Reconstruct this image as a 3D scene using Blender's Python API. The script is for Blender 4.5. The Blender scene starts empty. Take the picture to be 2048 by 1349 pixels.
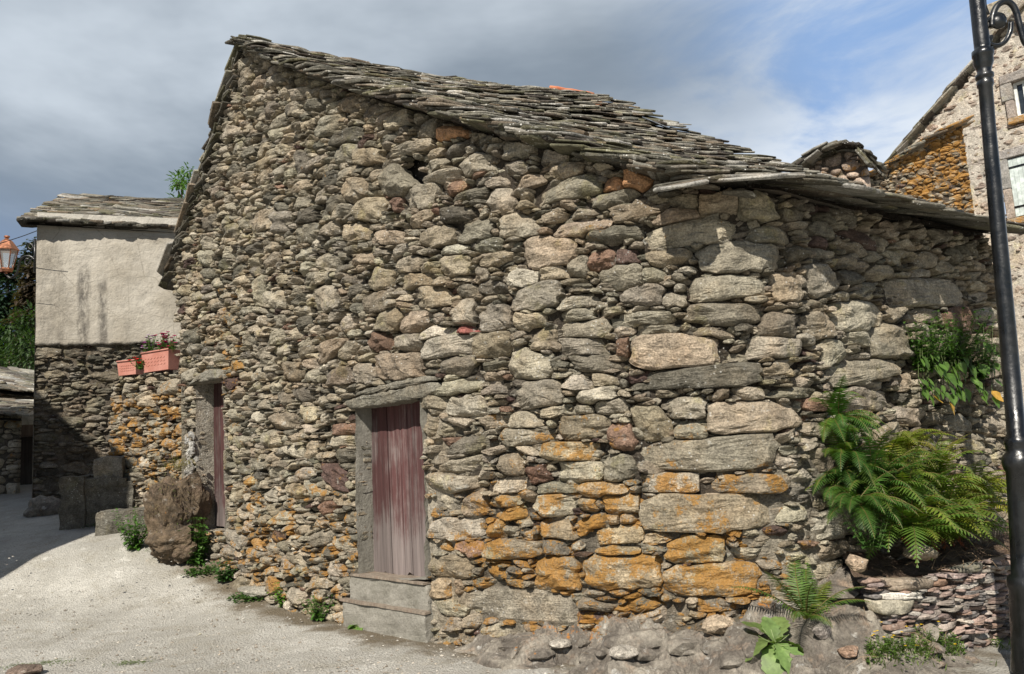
import bpy, math, random
import numpy as np
from mathutils import Vector, Matrix, noise

random.seed(7)
RNG = np.random.default_rng(7)
scene = bpy.context.scene
col = scene.collection
R = math.radians

# ------------------------------------------------------------------ camera
CAMZ = 1.6
PITCH, ROLL, FPX = R(7.84), R(3.5), 1638.0
CX, CY = 1024.0, 674.5
cp, sp = math.cos(PITCH), math.sin(PITCH)
F_ = Vector((0, cp, sp)); R0 = Vector((1, 0, 0)); U0 = Vector((0, -sp, cp))
R_ = R0 * math.cos(ROLL) - U0 * math.sin(ROLL)
U_ = R0 * math.sin(ROLL) + U0 * math.cos(ROLL)
cam_d = bpy.data.cameras.new("camera")
cam = bpy.data.objects.new("camera", cam_d); col.objects.link(cam)
m = Matrix.Identity(4)
for i in range(3):
    m[i][0] = R_[i]; m[i][1] = U_[i]; m[i][2] = -F_[i]
m[2][3] = CAMZ
cam.matrix_world = m
cam_d.sensor_width = 36.0
cam_d.lens = FPX / 2048.0 * 36.0
cam_d.clip_end = 2000
scene.camera = cam

# ------------------------------------------------------------------ light
SUN_AZ, SUN_EL = R(19), R(43)      # light travels 26 deg to the right of +Y
ldir = Vector((math.sin(SUN_AZ) * math.cos(SUN_EL), math.cos(SUN_AZ) * math.cos(SUN_EL), -math.sin(SUN_EL)))
sl = bpy.data.lights.new("sun", 'SUN'); sl.energy = 5.0; sl.angle = R(0.5); sl.color = (1.0, 0.935, 0.83)
so = bpy.data.objects.new("sun", sl); col.objects.link(so)
so.rotation_euler = ldir.to_track_quat('-Z', 'Y').to_euler()

world = bpy.data.worlds.new("World"); scene.world = world
world.use_nodes = True
wn, wl = world.node_tree.nodes, world.node_tree.links
wn.clear()

def wnode(t, **kw):
    n = wn.new(t)
    for k, v in kw.items(): setattr(n, k, v)
    return n

def wmath(op, a, b=None, clamp=False):
    n = wnode('ShaderNodeMath', operation=op); n.use_clamp = clamp
    for i, x in enumerate((a, b)):
        if x is None: continue
        if isinstance(x, (int, float)): n.inputs[i].default_value = x
        else: wl.new(x, n.inputs[i])
    return n.outputs[0]

def wmix(f, a, b):
    n = wnode('ShaderNodeMix', data_type='RGBA')
    for s, x in ((0, f), (6, a), (7, b)):
        if isinstance(x, (int, float)): n.inputs[s].default_value = x
        elif isinstance(x, tuple): n.inputs[s].default_value = (*x, 1)
        else: wl.new(x, n.inputs[s])
    return n.outputs[2]

sky = wnode('ShaderNodeTexSky', sky_type='NISHITA'); sky.sun_disc = False
sky.sun_elevation = SUN_EL
sky.sun_rotation = math.atan2(-ldir.x, -ldir.y)
sky.air_density = 1.0; sky.dust_density = 0.6; sky.ozone_density = 1.5
tc = wnode('ShaderNodeTexCoord')
sep = wnode('ShaderNodeSeparateXYZ'); wl.new(tc.outputs['Generated'], sep.inputs[0])
zc = wmath('MAXIMUM', wmath('ADD', sep.outputs[2], 0.16), 0.05)
px_ = wmath('DIVIDE', sep.outputs[0], zc); py_ = wmath('DIVIDE', sep.outputs[1], zc)
comb = wnode('ShaderNodeCombineXYZ'); wl.new(px_, comb.inputs[0]); wl.new(py_, comb.inputs[1])
def wnoise(scale, detail, rough, off, dist=0.0, vec=None):
    mp = wnode('ShaderNodeMapping'); mp.inputs[1].default_value = off
    wl.new(vec or comb.outputs[0], mp.inputs[0])
    n = wnode('ShaderNodeTexNoise'); n.inputs['Scale'].default_value = scale
    n.inputs['Detail'].default_value = detail; n.inputs['Roughness'].default_value = rough
    n.inputs['Distortion'].default_value = dist
    wl.new(mp.outputs[0], n.inputs[0]); return n.outputs[0]
def wramp(x, lo, hi):
    n = wnode('ShaderNodeMapRange'); n.interpolation_type = 'SMOOTHSTEP'; n.inputs[1].default_value = lo; n.inputs[2].default_value = hi
    wl.new(x, n.inputs[0]); return n.outputs[0]
big = wnoise(0.55, 5, 0.5, (3.1, 1.7, 0))
wisp = wnoise(1.9, 10, 0.62, (0.6, 4.2, 0), 0.5)
fine = wnoise(0.9, 6, 0.55, (7.3, 2.2, 0), 0.2)
# heavy cloud on the west side of the sky, broken cloud towards the east
side = wramp(wmath('ADD', px_, wmath('MULTIPLY', wmath('SUBTRACT', big, 0.5), 1.0)), 0.25, 0.75)
lowband = wramp(sep.outputs[2], 0.36, 0.16)
heavy = wmix(wramp(fine, 0.34, 0.66), (1.95, 2.35, 2.8), (5.3, 5.85, 6.4))
west = wmix(wmath('MULTIPLY', lowband, wramp(px_, -0.7, -1.5)), heavy, (1.5, 2.35, 4.1))
broken = wramp(wmath('ADD', wisp, wmath('MULTIPLY', wmath('SUBTRACT', fine, 0.5), 0.7)), 0.29, 0.52)
east = wmix(broken, (2.3, 3.6, 6.0), wmix(wramp(fine, 0.3, 0.7), (4.7, 5.4, 6.4), (7.4, 7.8, 8.2)))
clouds = wmix(side, west, east)
# the clouds stand in the north; the sky round the sun is clear
clear = wmath('MULTIPLY', wramp(sep.outputs[1], -0.25, 0.3), 0.88)
skymix = wmix(clear, wmix(0.55, (0, 0, 0), sky.outputs[0]), clouds)
bg = wnode('ShaderNodeBackground'); bg.inputs[1].default_value = 0.10
wl.new(skymix, bg.inputs[0])
wo = wnode('ShaderNodeOutputWorld'); wl.new(bg.outputs[0], wo.inputs[0])

scene.view_settings.view_transform = 'Standard'
scene.view_settings.look = 'None'
scene.view_settings.exposure = 0.45
scene.view_settings.gamma = 1.0
scene.cycles.max_bounces = 6
scene.cycles.diffuse_bounces = 3

# ------------------------------------------------------------------ projection helpers
def ray(px, py):
    return F_ + R_ * ((px - CX) / FPX) + U_ * ((CY - py) / FPX)

def at(px, py, Y):
    d = ray(px, py); return Vector((0, 0, CAMZ)) + d * (Y / d.y)

GZY = np.array([0, 9.0, 9.6, 10.1, 10.6, 11.2, 12, 13, 15, 18, 22, 1000.]); GZZ = np.array([0, 0, .04, .14, .36, .62, .78, .90, 1.15, 1.5, 1.7, 1.7])
def gz(x, y):
    return float((np.interp(y - .25, GZY, GZZ) + 2 * np.interp(y, GZY, GZZ) + np.interp(y + .25, GZY, GZZ)) / 4)

def onground(px, py):
    d = ray(px, py); t = 3.0
    for _ in range(60):
        p = Vector((0, 0, CAMZ)) + d * t
        t += (p.z - gz(p.x, p.y)) / max(0.05, -d.z) * 0.5
        if abs(p.z - gz(p.x, p.y)) < 1e-4: break
    return p

class Path:
    def __init__(self, pts, smooth=True, step=0.02):
        P = [Vector(p) for p in pts]; out = []
        if smooth:
            Q = [P[0] * 2 - P[1]] + P + [P[-1] * 2 - P[-2]]
            for i in range(1, len(Q) - 2):
                p0, p1, p2, p3 = Q[i - 1], Q[i], Q[i + 1], Q[i + 2]
                n = max(4, int((p2 - p1).length / step))
                for k in range(n):
                    t = k / n
                    out.append(0.5 * ((2 * p1) + (p2 - p0) * t + (2 * p0 - 5 * p1 + 4 * p2 - p3) * t * t + (3 * p1 - p0 - 3 * p2 + p3) * t ** 3))
            out.append(P[-1])
        else:
            for a, b in zip(P[:-1], P[1:]):
                n = max(4, int((b - a).length / step))
                out += [a.lerp(b, k / n) for k in range(n)]
            out.append(P[-1])
        self.X = np.array([p[0] for p in out]); self.Y = np.array([p[1] for p in out])
        ds = np.hypot(np.diff(self.X), np.diff(self.Y))
        self.S = np.concatenate([[0], np.cumsum(ds)]); self.L = self.S[-1]
        tx, ty = np.gradient(self.X, self.S), np.gradient(self.Y, self.S)
        l = np.hypot(tx, ty); self.NX, self.NY = ty / l, -tx / l
    def pos(self, s, d=0.0):
        s = np.asarray(s, float)
        nx, ny = np.interp(s, self.S, self.NX), np.interp(s, self.S, self.NY)
        x, y = np.interp(s, self.S, self.X), np.interp(s, self.S, self.Y)
        return x + nx * d, y + ny * d
    def hit(self, px, py, off=0.0):
        d = ray(px, py)
        X, Y = self.X + self.NX * off, self.Y + self.NY * off
        f = X * d.y - Y * d.x
        ix = np.where((f[:-1] * f[1:] <= 0) & (Y[:-1] * d.y + X[:-1] * d.x > 0))[0]
        if len(ix):
            best = min(ix, key=lambda i: X[i] ** 2 + Y[i] ** 2)
            t = f[best] / (f[best] - f[best + 1] + 1e-12)
        else:
            best = 0 if abs(f[0]) < abs(f[-1]) else len(X) - 2; t = 0.0 if best == 0 else 1.0
        s = self.S[best] + t * (self.S[best + 1] - self.S[best])
        x = X[best] + t * (X[best + 1] - X[best]); y = Y[best] + t * (Y[best + 1] - Y[best])
        k = (x * d.x + y * d.y) / (d.x ** 2 + d.y ** 2)
        return float(s), float(CAMZ + d.z * k)
# ------------------------------------------------------------------ scene helpers
OFF = {}
def thing(name, label, cat, loc, group=None):
    o = bpy.data.objects.new(name, None); col.objects.link(o)
    o.empty_display_size = 0.2
    loc = Vector(loc); o.location = loc; OFF[o] = loc
    o['label'] = label; o['category'] = cat
    if group: o['group'] = group
    return o
def tag(o, label=None, cat=None, group=None, kind=None):
    for k, v in (('label', label), ('category', cat), ('group', group), ('kind', kind)):
        if v: o[k] = v
    return o
def mk(name, V, faces, mat, parent=None, smooth=True, tone=None, lich=None, origin=None, uv=None):
    """faces: list of index arrays grouped (n,k) or a plain list of tuples"""
    V = np.asarray(V, dtype=np.float32).reshape(-1, 3)
    off = OFF[parent] if parent is not None else Vector(origin if origin is not None else V.mean(0).tolist())
    me = bpy.data.meshes.new(name)
    if isinstance(faces, list) and faces and isinstance(faces[0], np.ndarray):
        groups = [f.reshape(-1, f.shape[-1]) for f in faces]
    else:
        by = {}
        for f in faces: by.setdefault(len(f), []).append(f)
        groups = [np.array(v, dtype=np.int32) for v in by.values()]
    idx = np.concatenate([g.ravel() for g in groups]).astype(np.int32)
    tot = np.concatenate([np.full(len(g), g.shape[1], np.int32) for g in groups])
    st = np.concatenate([[0], np.cumsum(tot)[:-1]]).astype(np.int32)
    me.vertices.add(len(V)); me.vertices.foreach_set('co', (V - np.array(off, np.float32)).ravel())
    me.loops.add(len(idx)); me.loops.foreach_set('vertex_index', idx)
    me.polygons.add(len(tot)); me.polygons.foreach_set('loop_start', st); me.polygons.foreach_set('loop_total', tot)
    me.polygons.foreach_set('use_smooth', np.full(len(tot), bool(smooth)))
    if tone is not None:
        tone = np.asarray(tone, np.float32)
        if tone.ndim == 1: tone = np.tile(tone, (len(V), 1))
        a = me.attributes.new('tone', 'FLOAT_COLOR', 'POINT')
        a.data.foreach_set('color', np.concatenate([tone, np.ones((len(V), 1), np.float32)], 1).ravel())
    if lich is not None:
        a = me.attributes.new('lich', 'FLOAT', 'POINT')
        a.data.foreach_set('value', np.broadcast_to(np.asarray(lich, np.float32), (len(V),)).copy())
    me.update(calc_edges=True); me.validate()
    if mat: me.materials.append(mat)
    o = bpy.data.objects.new(name, me); col.objects.link(o)
    if parent is not None: o.parent = parent; OFF[o] = off
    else: o.location = off; OFF[o] = off
    return o

class MB:
    """collects pieces of one mesh"""
    def __init__(s): s.V = []; s.F = []; s.T = []; s.L = []
    def add(s, V, F, tone=None, lich=0.0):
        n = len(s.V); s.V += [tuple(v) for v in V]; s.F += [tuple(i + n for i in f) for f in F]
        s.T += [tuple(tone) if tone is not None else (0.3, 0.3, 0.3)] * len(V); s.L += [lich] * len(V)
    def build(s, name, mat, parent=None, smooth=True, origin=None):
        return mk(name, s.V, s.F, mat, parent, smooth, s.T, s.L, origin)
    def box(s, c, sx, sy, sz, rot=None, tone=None, bev=0.0, lich=0.0, jit=0.0):
        c = Vector(c); rot = rot or Matrix.Identity(3)
        hx, hy, hz = sx / 2, sy / 2, sz / 2; b = min(bev, hx * .8, hy * .8, hz * .8)
        V = []; F = []
        if b <= 0:
            for z in (-hz, hz):
                for x, y in ((-hx, -hy), (hx, -hy), (hx, hy), (-hx, hy)): V.append((x, y, z))
            F = [(3, 2, 1, 0), (4, 5, 6, 7), (0, 1, 5, 4), (1, 2, 6, 5), (2, 3, 7, 6), (3, 0, 4, 7)]
        else:
            def ring(x, y, z, q): return [(-x + q, -y, z), (x - q, -y, z), (x, -y + q, z), (x, y - q, z), (x - q, y, z), (-x + q, y, z), (-x, y - q, z), (-x, -y + q, z)]
            for (x, y, z, q) in ((hx - b, hy - b, -hz, b * .6), (hx, hy, -hz + b, b), (hx, hy, hz - b, b), (hx - b, hy - b, hz, b * .6)): V += ring(x, y, z, q)
            F = [tuple(range(7, -1, -1)), tuple(range(24, 32))]
            for k in range(3):
                for i in range(8): j = (i + 1) % 8; F.append((k * 8 + i, k * 8 + j, k * 8 + 8 + j, k * 8 + 8 + i))
        V = [c + rot @ Vector((x + random.uniform(-jit, jit), y + random.uniform(-jit, jit), z + random.uniform(-jit, jit))) for x, y, z in V]
        s.add(V, F, tone, lich)
    def tube(s, pts, r, n=8, tone=None, caps=True):
        pts = [Vector(p) for p in pts]; rs = r if isinstance(r, (list, tuple)) else [r] * len(pts)
        V = []; F = []; prev = None
        for i, p in enumerate(pts):
            t = (pts[min(i + 1, len(pts) - 1)] - pts[max(i - 1, 0)]).normalized()
            if prev is None:
                a = Vector((0, 0, 1)) if abs(t.z) < .9 else Vector((1, 0, 0)); u = t.cross(a).normalized()
            else: u = (prev - t * prev.dot(t)).normalized()
            prev = u; w = t.cross(u)
            for k in range(n):
                g = 2 * math.pi * k / n; V.append(p + (u * math.cos(g) + w * math.sin(g)) * rs[i])
        for i in range(len(pts) - 1):
            for k in range(n): j = (k + 1) % n; F.append((i * n + k, i * n + j, i * n + n + j, i * n + n + k))
        if caps: F.append(tuple(range(n - 1, -1, -1))); F.append(tuple(range((len(pts) - 1) * n, len(pts) * n)))
        s.add(V, F, tone)

# ------------------------------------------------------------------ materials
def newmat(name):
    m = bpy.data.materials.new(name); m.use_nodes = True; nt = m.node_tree; nt.nodes.clear()
    return m, NT(nt)
class NT:
    def __init__(s, nt): s.n = nt.nodes; s.l = nt.links; s._oc = None
    def node(s, t, **kw):
        n = s.n.new(t)
        for k, v in kw.items(): setattr(n, k, v)
        return n
    def put(s, sock, x):
        if x is None: return
        if isinstance(x, (int, float)): sock.default_value = x
        elif isinstance(x, tuple): sock.default_value = (*x, 1) if len(x) == 3 and sock.type == 'RGBA' else x
        else: s.l.new(x, sock)
    def oc(s):
        if s._oc is None: s._oc = s.node('ShaderNodeTexCoord').outputs['Object']
        return s._oc
    def map(s, scale=(1, 1, 1), off=(0, 0, 0), rot=(0, 0, 0)):
        m = s.node('ShaderNodeMapping'); s.l.new(s.oc(), m.inputs[0]); m.inputs[1].default_value = off; m.inputs[2].default_value = rot; m.inputs[3].default_value = scale
        return m.outputs[0]
    def noise(s, scale, detail=4, rough=.55, vec=None, dist=0.0, color=False):
        n = s.node('ShaderNodeTexNoise'); s.l.new(vec or s.oc(), n.inputs[0])
        n.inputs['Scale'].default_value = scale; n.inputs['Detail'].default_value = detail; n.inputs['Roughness'].default_value = rough; n.inputs['Distortion'].default_value = dist
        return n.outputs[1 if color else 0]
    def voro(s, scale, vec=None, out=0, feature='F1'):
        n = s.node('ShaderNodeTexVoronoi', feature=feature); s.l.new(vec or s.oc(), n.inputs['Vector']); n.inputs['Scale'].default_value = scale
        return n.outputs[out]
    def math(s, op, a, b=None, c=None, clamp=False):
        n = s.node('ShaderNodeMath', operation=op); n.use_clamp = clamp
        s.put(n.inputs[0], a); s.put(n.inputs[1], b); s.put(n.inputs[2], c); return n.outputs[0]
    def ramp(s, x, lo, hi, a=0.0, b=1.0, smooth=True):
        n = s.node('ShaderNodeMapRange'); n.interpolation_type = 'SMOOTHSTEP' if smooth else 'LINEAR'
        s.put(n.inputs[0], x); n.inputs[1].default_value = lo; n.inputs[2].default_value = hi; n.inputs[3].default_value = a; n.inputs[4].default_value = b; return n.outputs[0]
    def mix(s, f, a, b, blend='MIX'):
        n = s.node('ShaderNodeMix', data_type='RGBA', blend_type=blend); s.put(n.inputs[0], f); s.put(n.inputs[6], a); s.put(n.inputs[7], b); return n.outputs[2]
    def scalec(s, c, f):
        n = s.node('ShaderNodeVectorMath', operation='SCALE'); s.put(n.inputs[0], c); s.put(n.inputs[3], f); return n.outputs[0]
    def attr(s, name, out=0):
        n = s.node('ShaderNodeAttribute', attribute_name=name); return n.outputs[out]
    def sepz(s, vec=None):
        n = s.node('ShaderNodeSeparateXYZ'); s.l.new(vec or s.oc(), n.inputs[0]); return n.outputs
    def bump(s, h, dist, strength=1.0, normal=None):
        n = s.node('ShaderNodeBump'); n.inputs['Strength'].default_value = strength; n.inputs['Distance'].default_value = dist
        s.l.new(h, n.inputs['Height'])
        if normal is not None: s.l.new(normal, n.inputs['Normal'])
        return n.outputs[0]
    def out(s, color, rough=0.9, normal=None, spec=0.3, metal=0.0, trans=None, coat=0.0, emit=None):
        p = s.node('ShaderNodeBsdfPrincipled'); s.put(p.inputs['Base Color'], color); s.put(p.inputs['Roughness'], rough)
        p.inputs['Specular IOR Level'].default_value = spec; p.inputs['Metallic'].default_value = metal; p.inputs['Coat Weight'].default_value = coat
        if normal is not None: s.l.new(normal, p.inputs['Normal'])
        sh = p.outputs[0]
        if trans is not None:
            t = s.node('ShaderNodeBsdfTranslucent'); s.put(t.inputs[0], trans[0])
            mx = s.node('ShaderNodeMixShader'); mx.inputs[0].default_value = trans[1]
            s.l.new(sh, mx.inputs[1]); s.l.new(t.outputs[0], mx.inputs[2]); sh = mx.outputs[0]
        o = s.node('ShaderNodeOutputMaterial'); s.l.new(sh, o.inputs[0]); return p

def stone_mat(name, lich_lo=0.885, white=0.55, bumpd=0.02, grain=70.0, lichcol=(0.42, 0.20, 0.035), strata=7.0):
    m, t = newmat(name)
    tone = t.attr('tone'); lv = t.attr('lich', 2)
    n1 = t.noise(5.5, 6, .6); n2 = t.noise(grain, 3, .6); n3 = t.noise(17, 5, .62)
    st = t.noise(9, 5, .6, t.map((1, 1, strata)), .3)
    f = t.math('MULTIPLY', t.ramp(n1, .25, .75, .62, 1.32, False), t.ramp(n3, .25, .75, .66, 1.34, False))
    f = t.math('MULTIPLY', f, t.ramp(n2, .28, .72, .55, 1.45, False))
    f = t.math('MULTIPLY', f, t.ramp(st, .3, .7, .86, 1.13, False))
    c = t.scalec(tone, f)
    warm = t.ramp(t.noise(2.3, 4, .6, t.map((1, 1, 1), (4, 9, 2))), .45, .7)
    c = t.mix(t.math('MULTIPLY', warm, .30), c, t.mix(1.0, c, (1.12, .86, .60), 'MULTIPLY'))
    # grey-white crust and dark algae
    wv = t.noise(11, 7, .7, t.map((1, 1, 1), (2, 5, 8)))
    wm = t.math('MULTIPLY', t.ramp(wv, .60, .70), white)
    c = t.mix(wm, c, (.50, .49, .44))
    sp = t.voro(26); spm = t.math('MULTIPLY', t.ramp(sp, .22, .14), t.ramp(t.noise(4, 3), .52, .62))
    c = t.mix(t.math('MULTIPLY', spm, white * 1.2), c, (.62, .61, .57))
    dk = t.ramp(t.noise(7, 7, .68, t.map((1, 1, 1), (11, 3, 6))), .56, .70)
    c = t.mix(t.math('MULTIPLY', dk, .55), c, t.mix(1.0, c, (.30, .30, .25), 'MULTIPLY'))
    ol = t.ramp(t.noise(3.4, 5, .6, t.map((1, 1, 1), (7, 1, 3))), .58, .68)
    c = t.mix(t.math('MULTIPLY', ol, .35), c, t.mix(1.0, c, (.95, .95, .50), 'MULTIPLY'))
    # orange lichen: patches with ragged edges, as much as the stone carries
    la = t.noise(6.2, 4, .55); lb = t.noise(24, 8, .72); lc = t.noise(80, 3, .6)
    ls = t.math('ADD', t.math('ADD', t.math('MULTIPLY', la, .75), t.math('MULTIPLY', lb, .55)), t.math('MULTIPLY', lv, .30))
    ls = t.math('ADD', ls, t.math('MULTIPLY', t.math('SUBTRACT', lc, .5), .28))
    lm = t.math('MULTIPLY', t.ramp(ls, lich_lo, lich_lo + .07), t.ramp(lv, .02, .12))
    lcol = t.mix(t.ramp(lb, .35, .7), lichcol, (lichcol[0] * .72, lichcol[1] * .85, lichcol[2] * 1.3))
    lcol = t.scalec(lcol, t.ramp(lc, .3, .7, .75, 1.2, False))
    c = t.mix(t.math('MULTIPLY', lm, .82), c, lcol)
    h = t.math('ADD', t.math('MULTIPLY', t.noise(28, 9, .68), 1.0), t.math('MULTIPLY', st, .4))
    h = t.math('ADD', h, t.math('MULTIPLY', n2, .25)); h = t.math('ADD', h, t.math('MULTIPLY', lm, .05))
    t.out(c, .93, t.bump(h, bumpd), .22)
    return m

M = {}
M['stone'] = stone_mat('rubble_stone', bumpd=0.04)
M['slate'] = stone_mat('roof_slab_stone', lich_lo=.95, white=.9, bumpd=.015, strata=2.0)
M['thin'] = stone_mat('thin_slate_stone', lich_lo=1.2, white=.35, bumpd=.008, strata=10)
M['far'] = stone_mat('distant_stone', lich_lo=.80, white=.3, bumpd=.03)

# ------------------------------------------------------------------ rubble walls
TONES = {'g': (.31, .285, .235), 'b': (.305, .264, .204), 'l': (.40, .37, .31), 'd': (.16, .15, .125), 'r': (.215, .145, .11),
         't': (.46, .27, .155), 'k': (.10, .07, .062), 'x': (.335, .30, .24), 'o': (.36, .30, .21), 'p': (.33, .13, .115), 'w': (.5, .48, .44)}

def pack(path, s0, s1, z0, z1, allowed, classes, traced=(), res=0.0125, tilt=5.0, rng=None, shrink=.95):
    """returns list of stones (s, z, a, b, ang, p, tonekey, traced)"""
    W, H = int((s1 - s0) / res), int((z1 - z0) / res)
    sg = s0 + (np.arange(W) + .5) * res; zg = z0 + (np.arange(H) + .5) * res
    occ = ~allowed(sg[None, :].repeat(H, 0), zg[:, None].repeat(W, 1))
    pack.mask = (~occ, s0, z0, res)
    out = []
    def stamp(s, z, a, b, ang, p, k, force=0.0, sh=0.0, ta=0.0):
        R_w = math.hypot(a, b) * 1.15
        i0, i1 = max(0, int((s - R_w - s0) / res)), min(W, int((s + R_w - s0) / res) + 2)
        j0, j1 = max(0, int((z - R_w - z0) / res)), min(H, int((z + R_w - z0) / res) + 2)
        if i1 <= i0 or j1 <= j0: return False
        dx = sg[i0:i1][None, :] - s; dz = zg[j0:j1][:, None] - z
        c, n = math.cos(ang), math.sin(ang)
        Vq = (-n * dx + c * dz) / (b * k); Uq = (c * dx + n * dz) / (a * k) - sh * Vq; Vq = Vq / np.maximum(.3, 1 + ta * np.clip(Uq, -1.2, 1.2))
        d = (np.abs(Uq) ** p + np.abs(Vq) ** p) < 1
        w = occ[j0:j1, i0:i1]; cnt = d.sum()
        if cnt == 0: return False
        if (w & d).sum() > force * cnt: return False
        w |= d; return True
    for (s, z, a, b, ang, key) in traced:
        sh, ta = rng.normal() * .12 * b / a, rng.normal() * .14
        if stamp(s, z, a, b * 1.02, ang, 7.0, 1.0, .32, sh, ta): out.append((s, z, a, b * 1.02, ang, 7.0, key, 1, sh, ta))
    for (alo, ahi, rlo, rhi, n) in classes:
        free = None
        for q in range(n):
            if q % 250 == 0:
                free = np.flatnonzero(~occ.ravel())
                if len(free) == 0: break
            f = free[rng.integers(len(free))]; j, i = divmod(int(f), W)
            if occ[j, i]: continue
            s = s0 + (i + rng.random()) * res; z = z0 + (j + rng.random()) * res
            a = alo + (ahi - alo) * rng.random() ** 1.6; r = rlo + (rhi - rlo) * rng.random()
            p = 4.0 + 5.0 * rng.random(); sh = float(np.clip(rng.normal() * .55, -1, 1)) * .5; ta = float(np.clip(rng.normal() * .4, -.6, .6))
            ang = R(tilt) * rng.normal()
            for k in (1.0, .8):
                if stamp(s, z, a * k, a * k * r, ang, p, shrink, 0.0, sh, ta):
                    out.append((s, z, a * k, a * k * r, ang, p, None, 0, sh, ta)); break
    return out

def outlines(st, K, T, gap, gmax):
    N = len(st)
    A = np.array([x[:6] for x in st], float); EX = np.array([x[8:10] for x in st], float)
    th = np.arange(K) / K * 2 * np.pi
    ct, sn = np.cos(th), np.sin(th)
    # push the sample directions out to the corners of the superellipse
    ts = np.linspace(.35, 1.75, T)
    out = np.zeros((N, K))
    cell = .45; grid = {}
    for i in range(N): grid.setdefault((int(A[i, 0] // cell), int(A[i, 1] // cell)), []).append(i)
    for i in range(N):
        s, z, a, b, ang, p = A[i]
        c, n = math.cos(ang), math.sin(ang)
        ux, uz = ct * a, sn * b
        dx = (c * ux - n * uz); dz = (n * ux + c * uz)
        PX = s + dx[:, None] * ts; PZ = z + dz[:, None] * ts
        sh, ta = st[i][8], st[i][9]; U1 = ct[:, None] * ts; V1 = sn[:, None] * ts; U1 = U1 - sh * V1; V1 = V1 / np.maximum(.3, 1 + ta * np.clip(U1, -1.2, 1.2))
        dsf = (np.abs(U1) ** p + np.abs(V1) ** p) ** (1 / p)
        rad = np.hypot(dx, dz)[:, None]
        Di = rad * ts * (1 - 1 / np.maximum(dsf, .05))
        reach = int(math.ceil((a + .75) / cell))
        gi, gj = int(s // cell), int(z // cell)
        nb = [q for u in range(gi - reach, gi + reach + 1) for v in range(gj - 1, gj + 2) for q in grid.get((u, v), ()) if q != i and abs(A[q, 0] - s) < (a + A[q, 2]) * 1.25 + .05 and abs(A[q, 1] - z) < a * abs(n) + b + A[q, 3] + A[q, 2] * abs(math.sin(A[q, 4])) + .1]
        mk_, ms0, mz0, mr = pack.mask
        ok = (Di < gmax) & mk_[np.clip(((PZ - mz0) / mr).astype(int), 0, mk_.shape[0] - 1), np.clip(((PX - ms0) / mr).astype(int), 0, mk_.shape[1] - 1)]
        ok[:, 0] = True
        if nb:
            B = A[nb]
            ex = PX[..., None] - B[:, 0]; ez = PZ[..., None] - B[:, 1]
            cb, nn = np.cos(B[:, 4]), np.sin(B[:, 4])
            E_ = EX[nb]; Vq = (-nn * ex + cb * ez) / B[:, 3]; Uq = (cb * ex + nn * ez) / B[:, 2] - E_[:, 0] * Vq; Vq = Vq / np.maximum(.3, 1 + E_[:, 1] * np.clip(Uq, -1.2, 1.2))
            m8 = np.maximum(np.abs(Uq), np.abs(Vq)); m8 = np.maximum(m8, 1e-4)
            d = m8 * ((np.abs(Uq) / m8) ** B[:, 5] + (np.abs(Vq) / m8) ** B[:, 5]) ** (1 / B[:, 5])
            Dj = np.hypot(ex, ez) * (1 - 1 / np.maximum(d, .05))
            ok &= (Di + gap) < Dj.min(-1)
        bad = ~ok
        first = np.where(bad.any(1), bad.argmax(1), T)
        out[i] = ts[np.clip(first - 1, 0, T - 1)]
        out[i][first == 0] = .3
    return out

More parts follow.
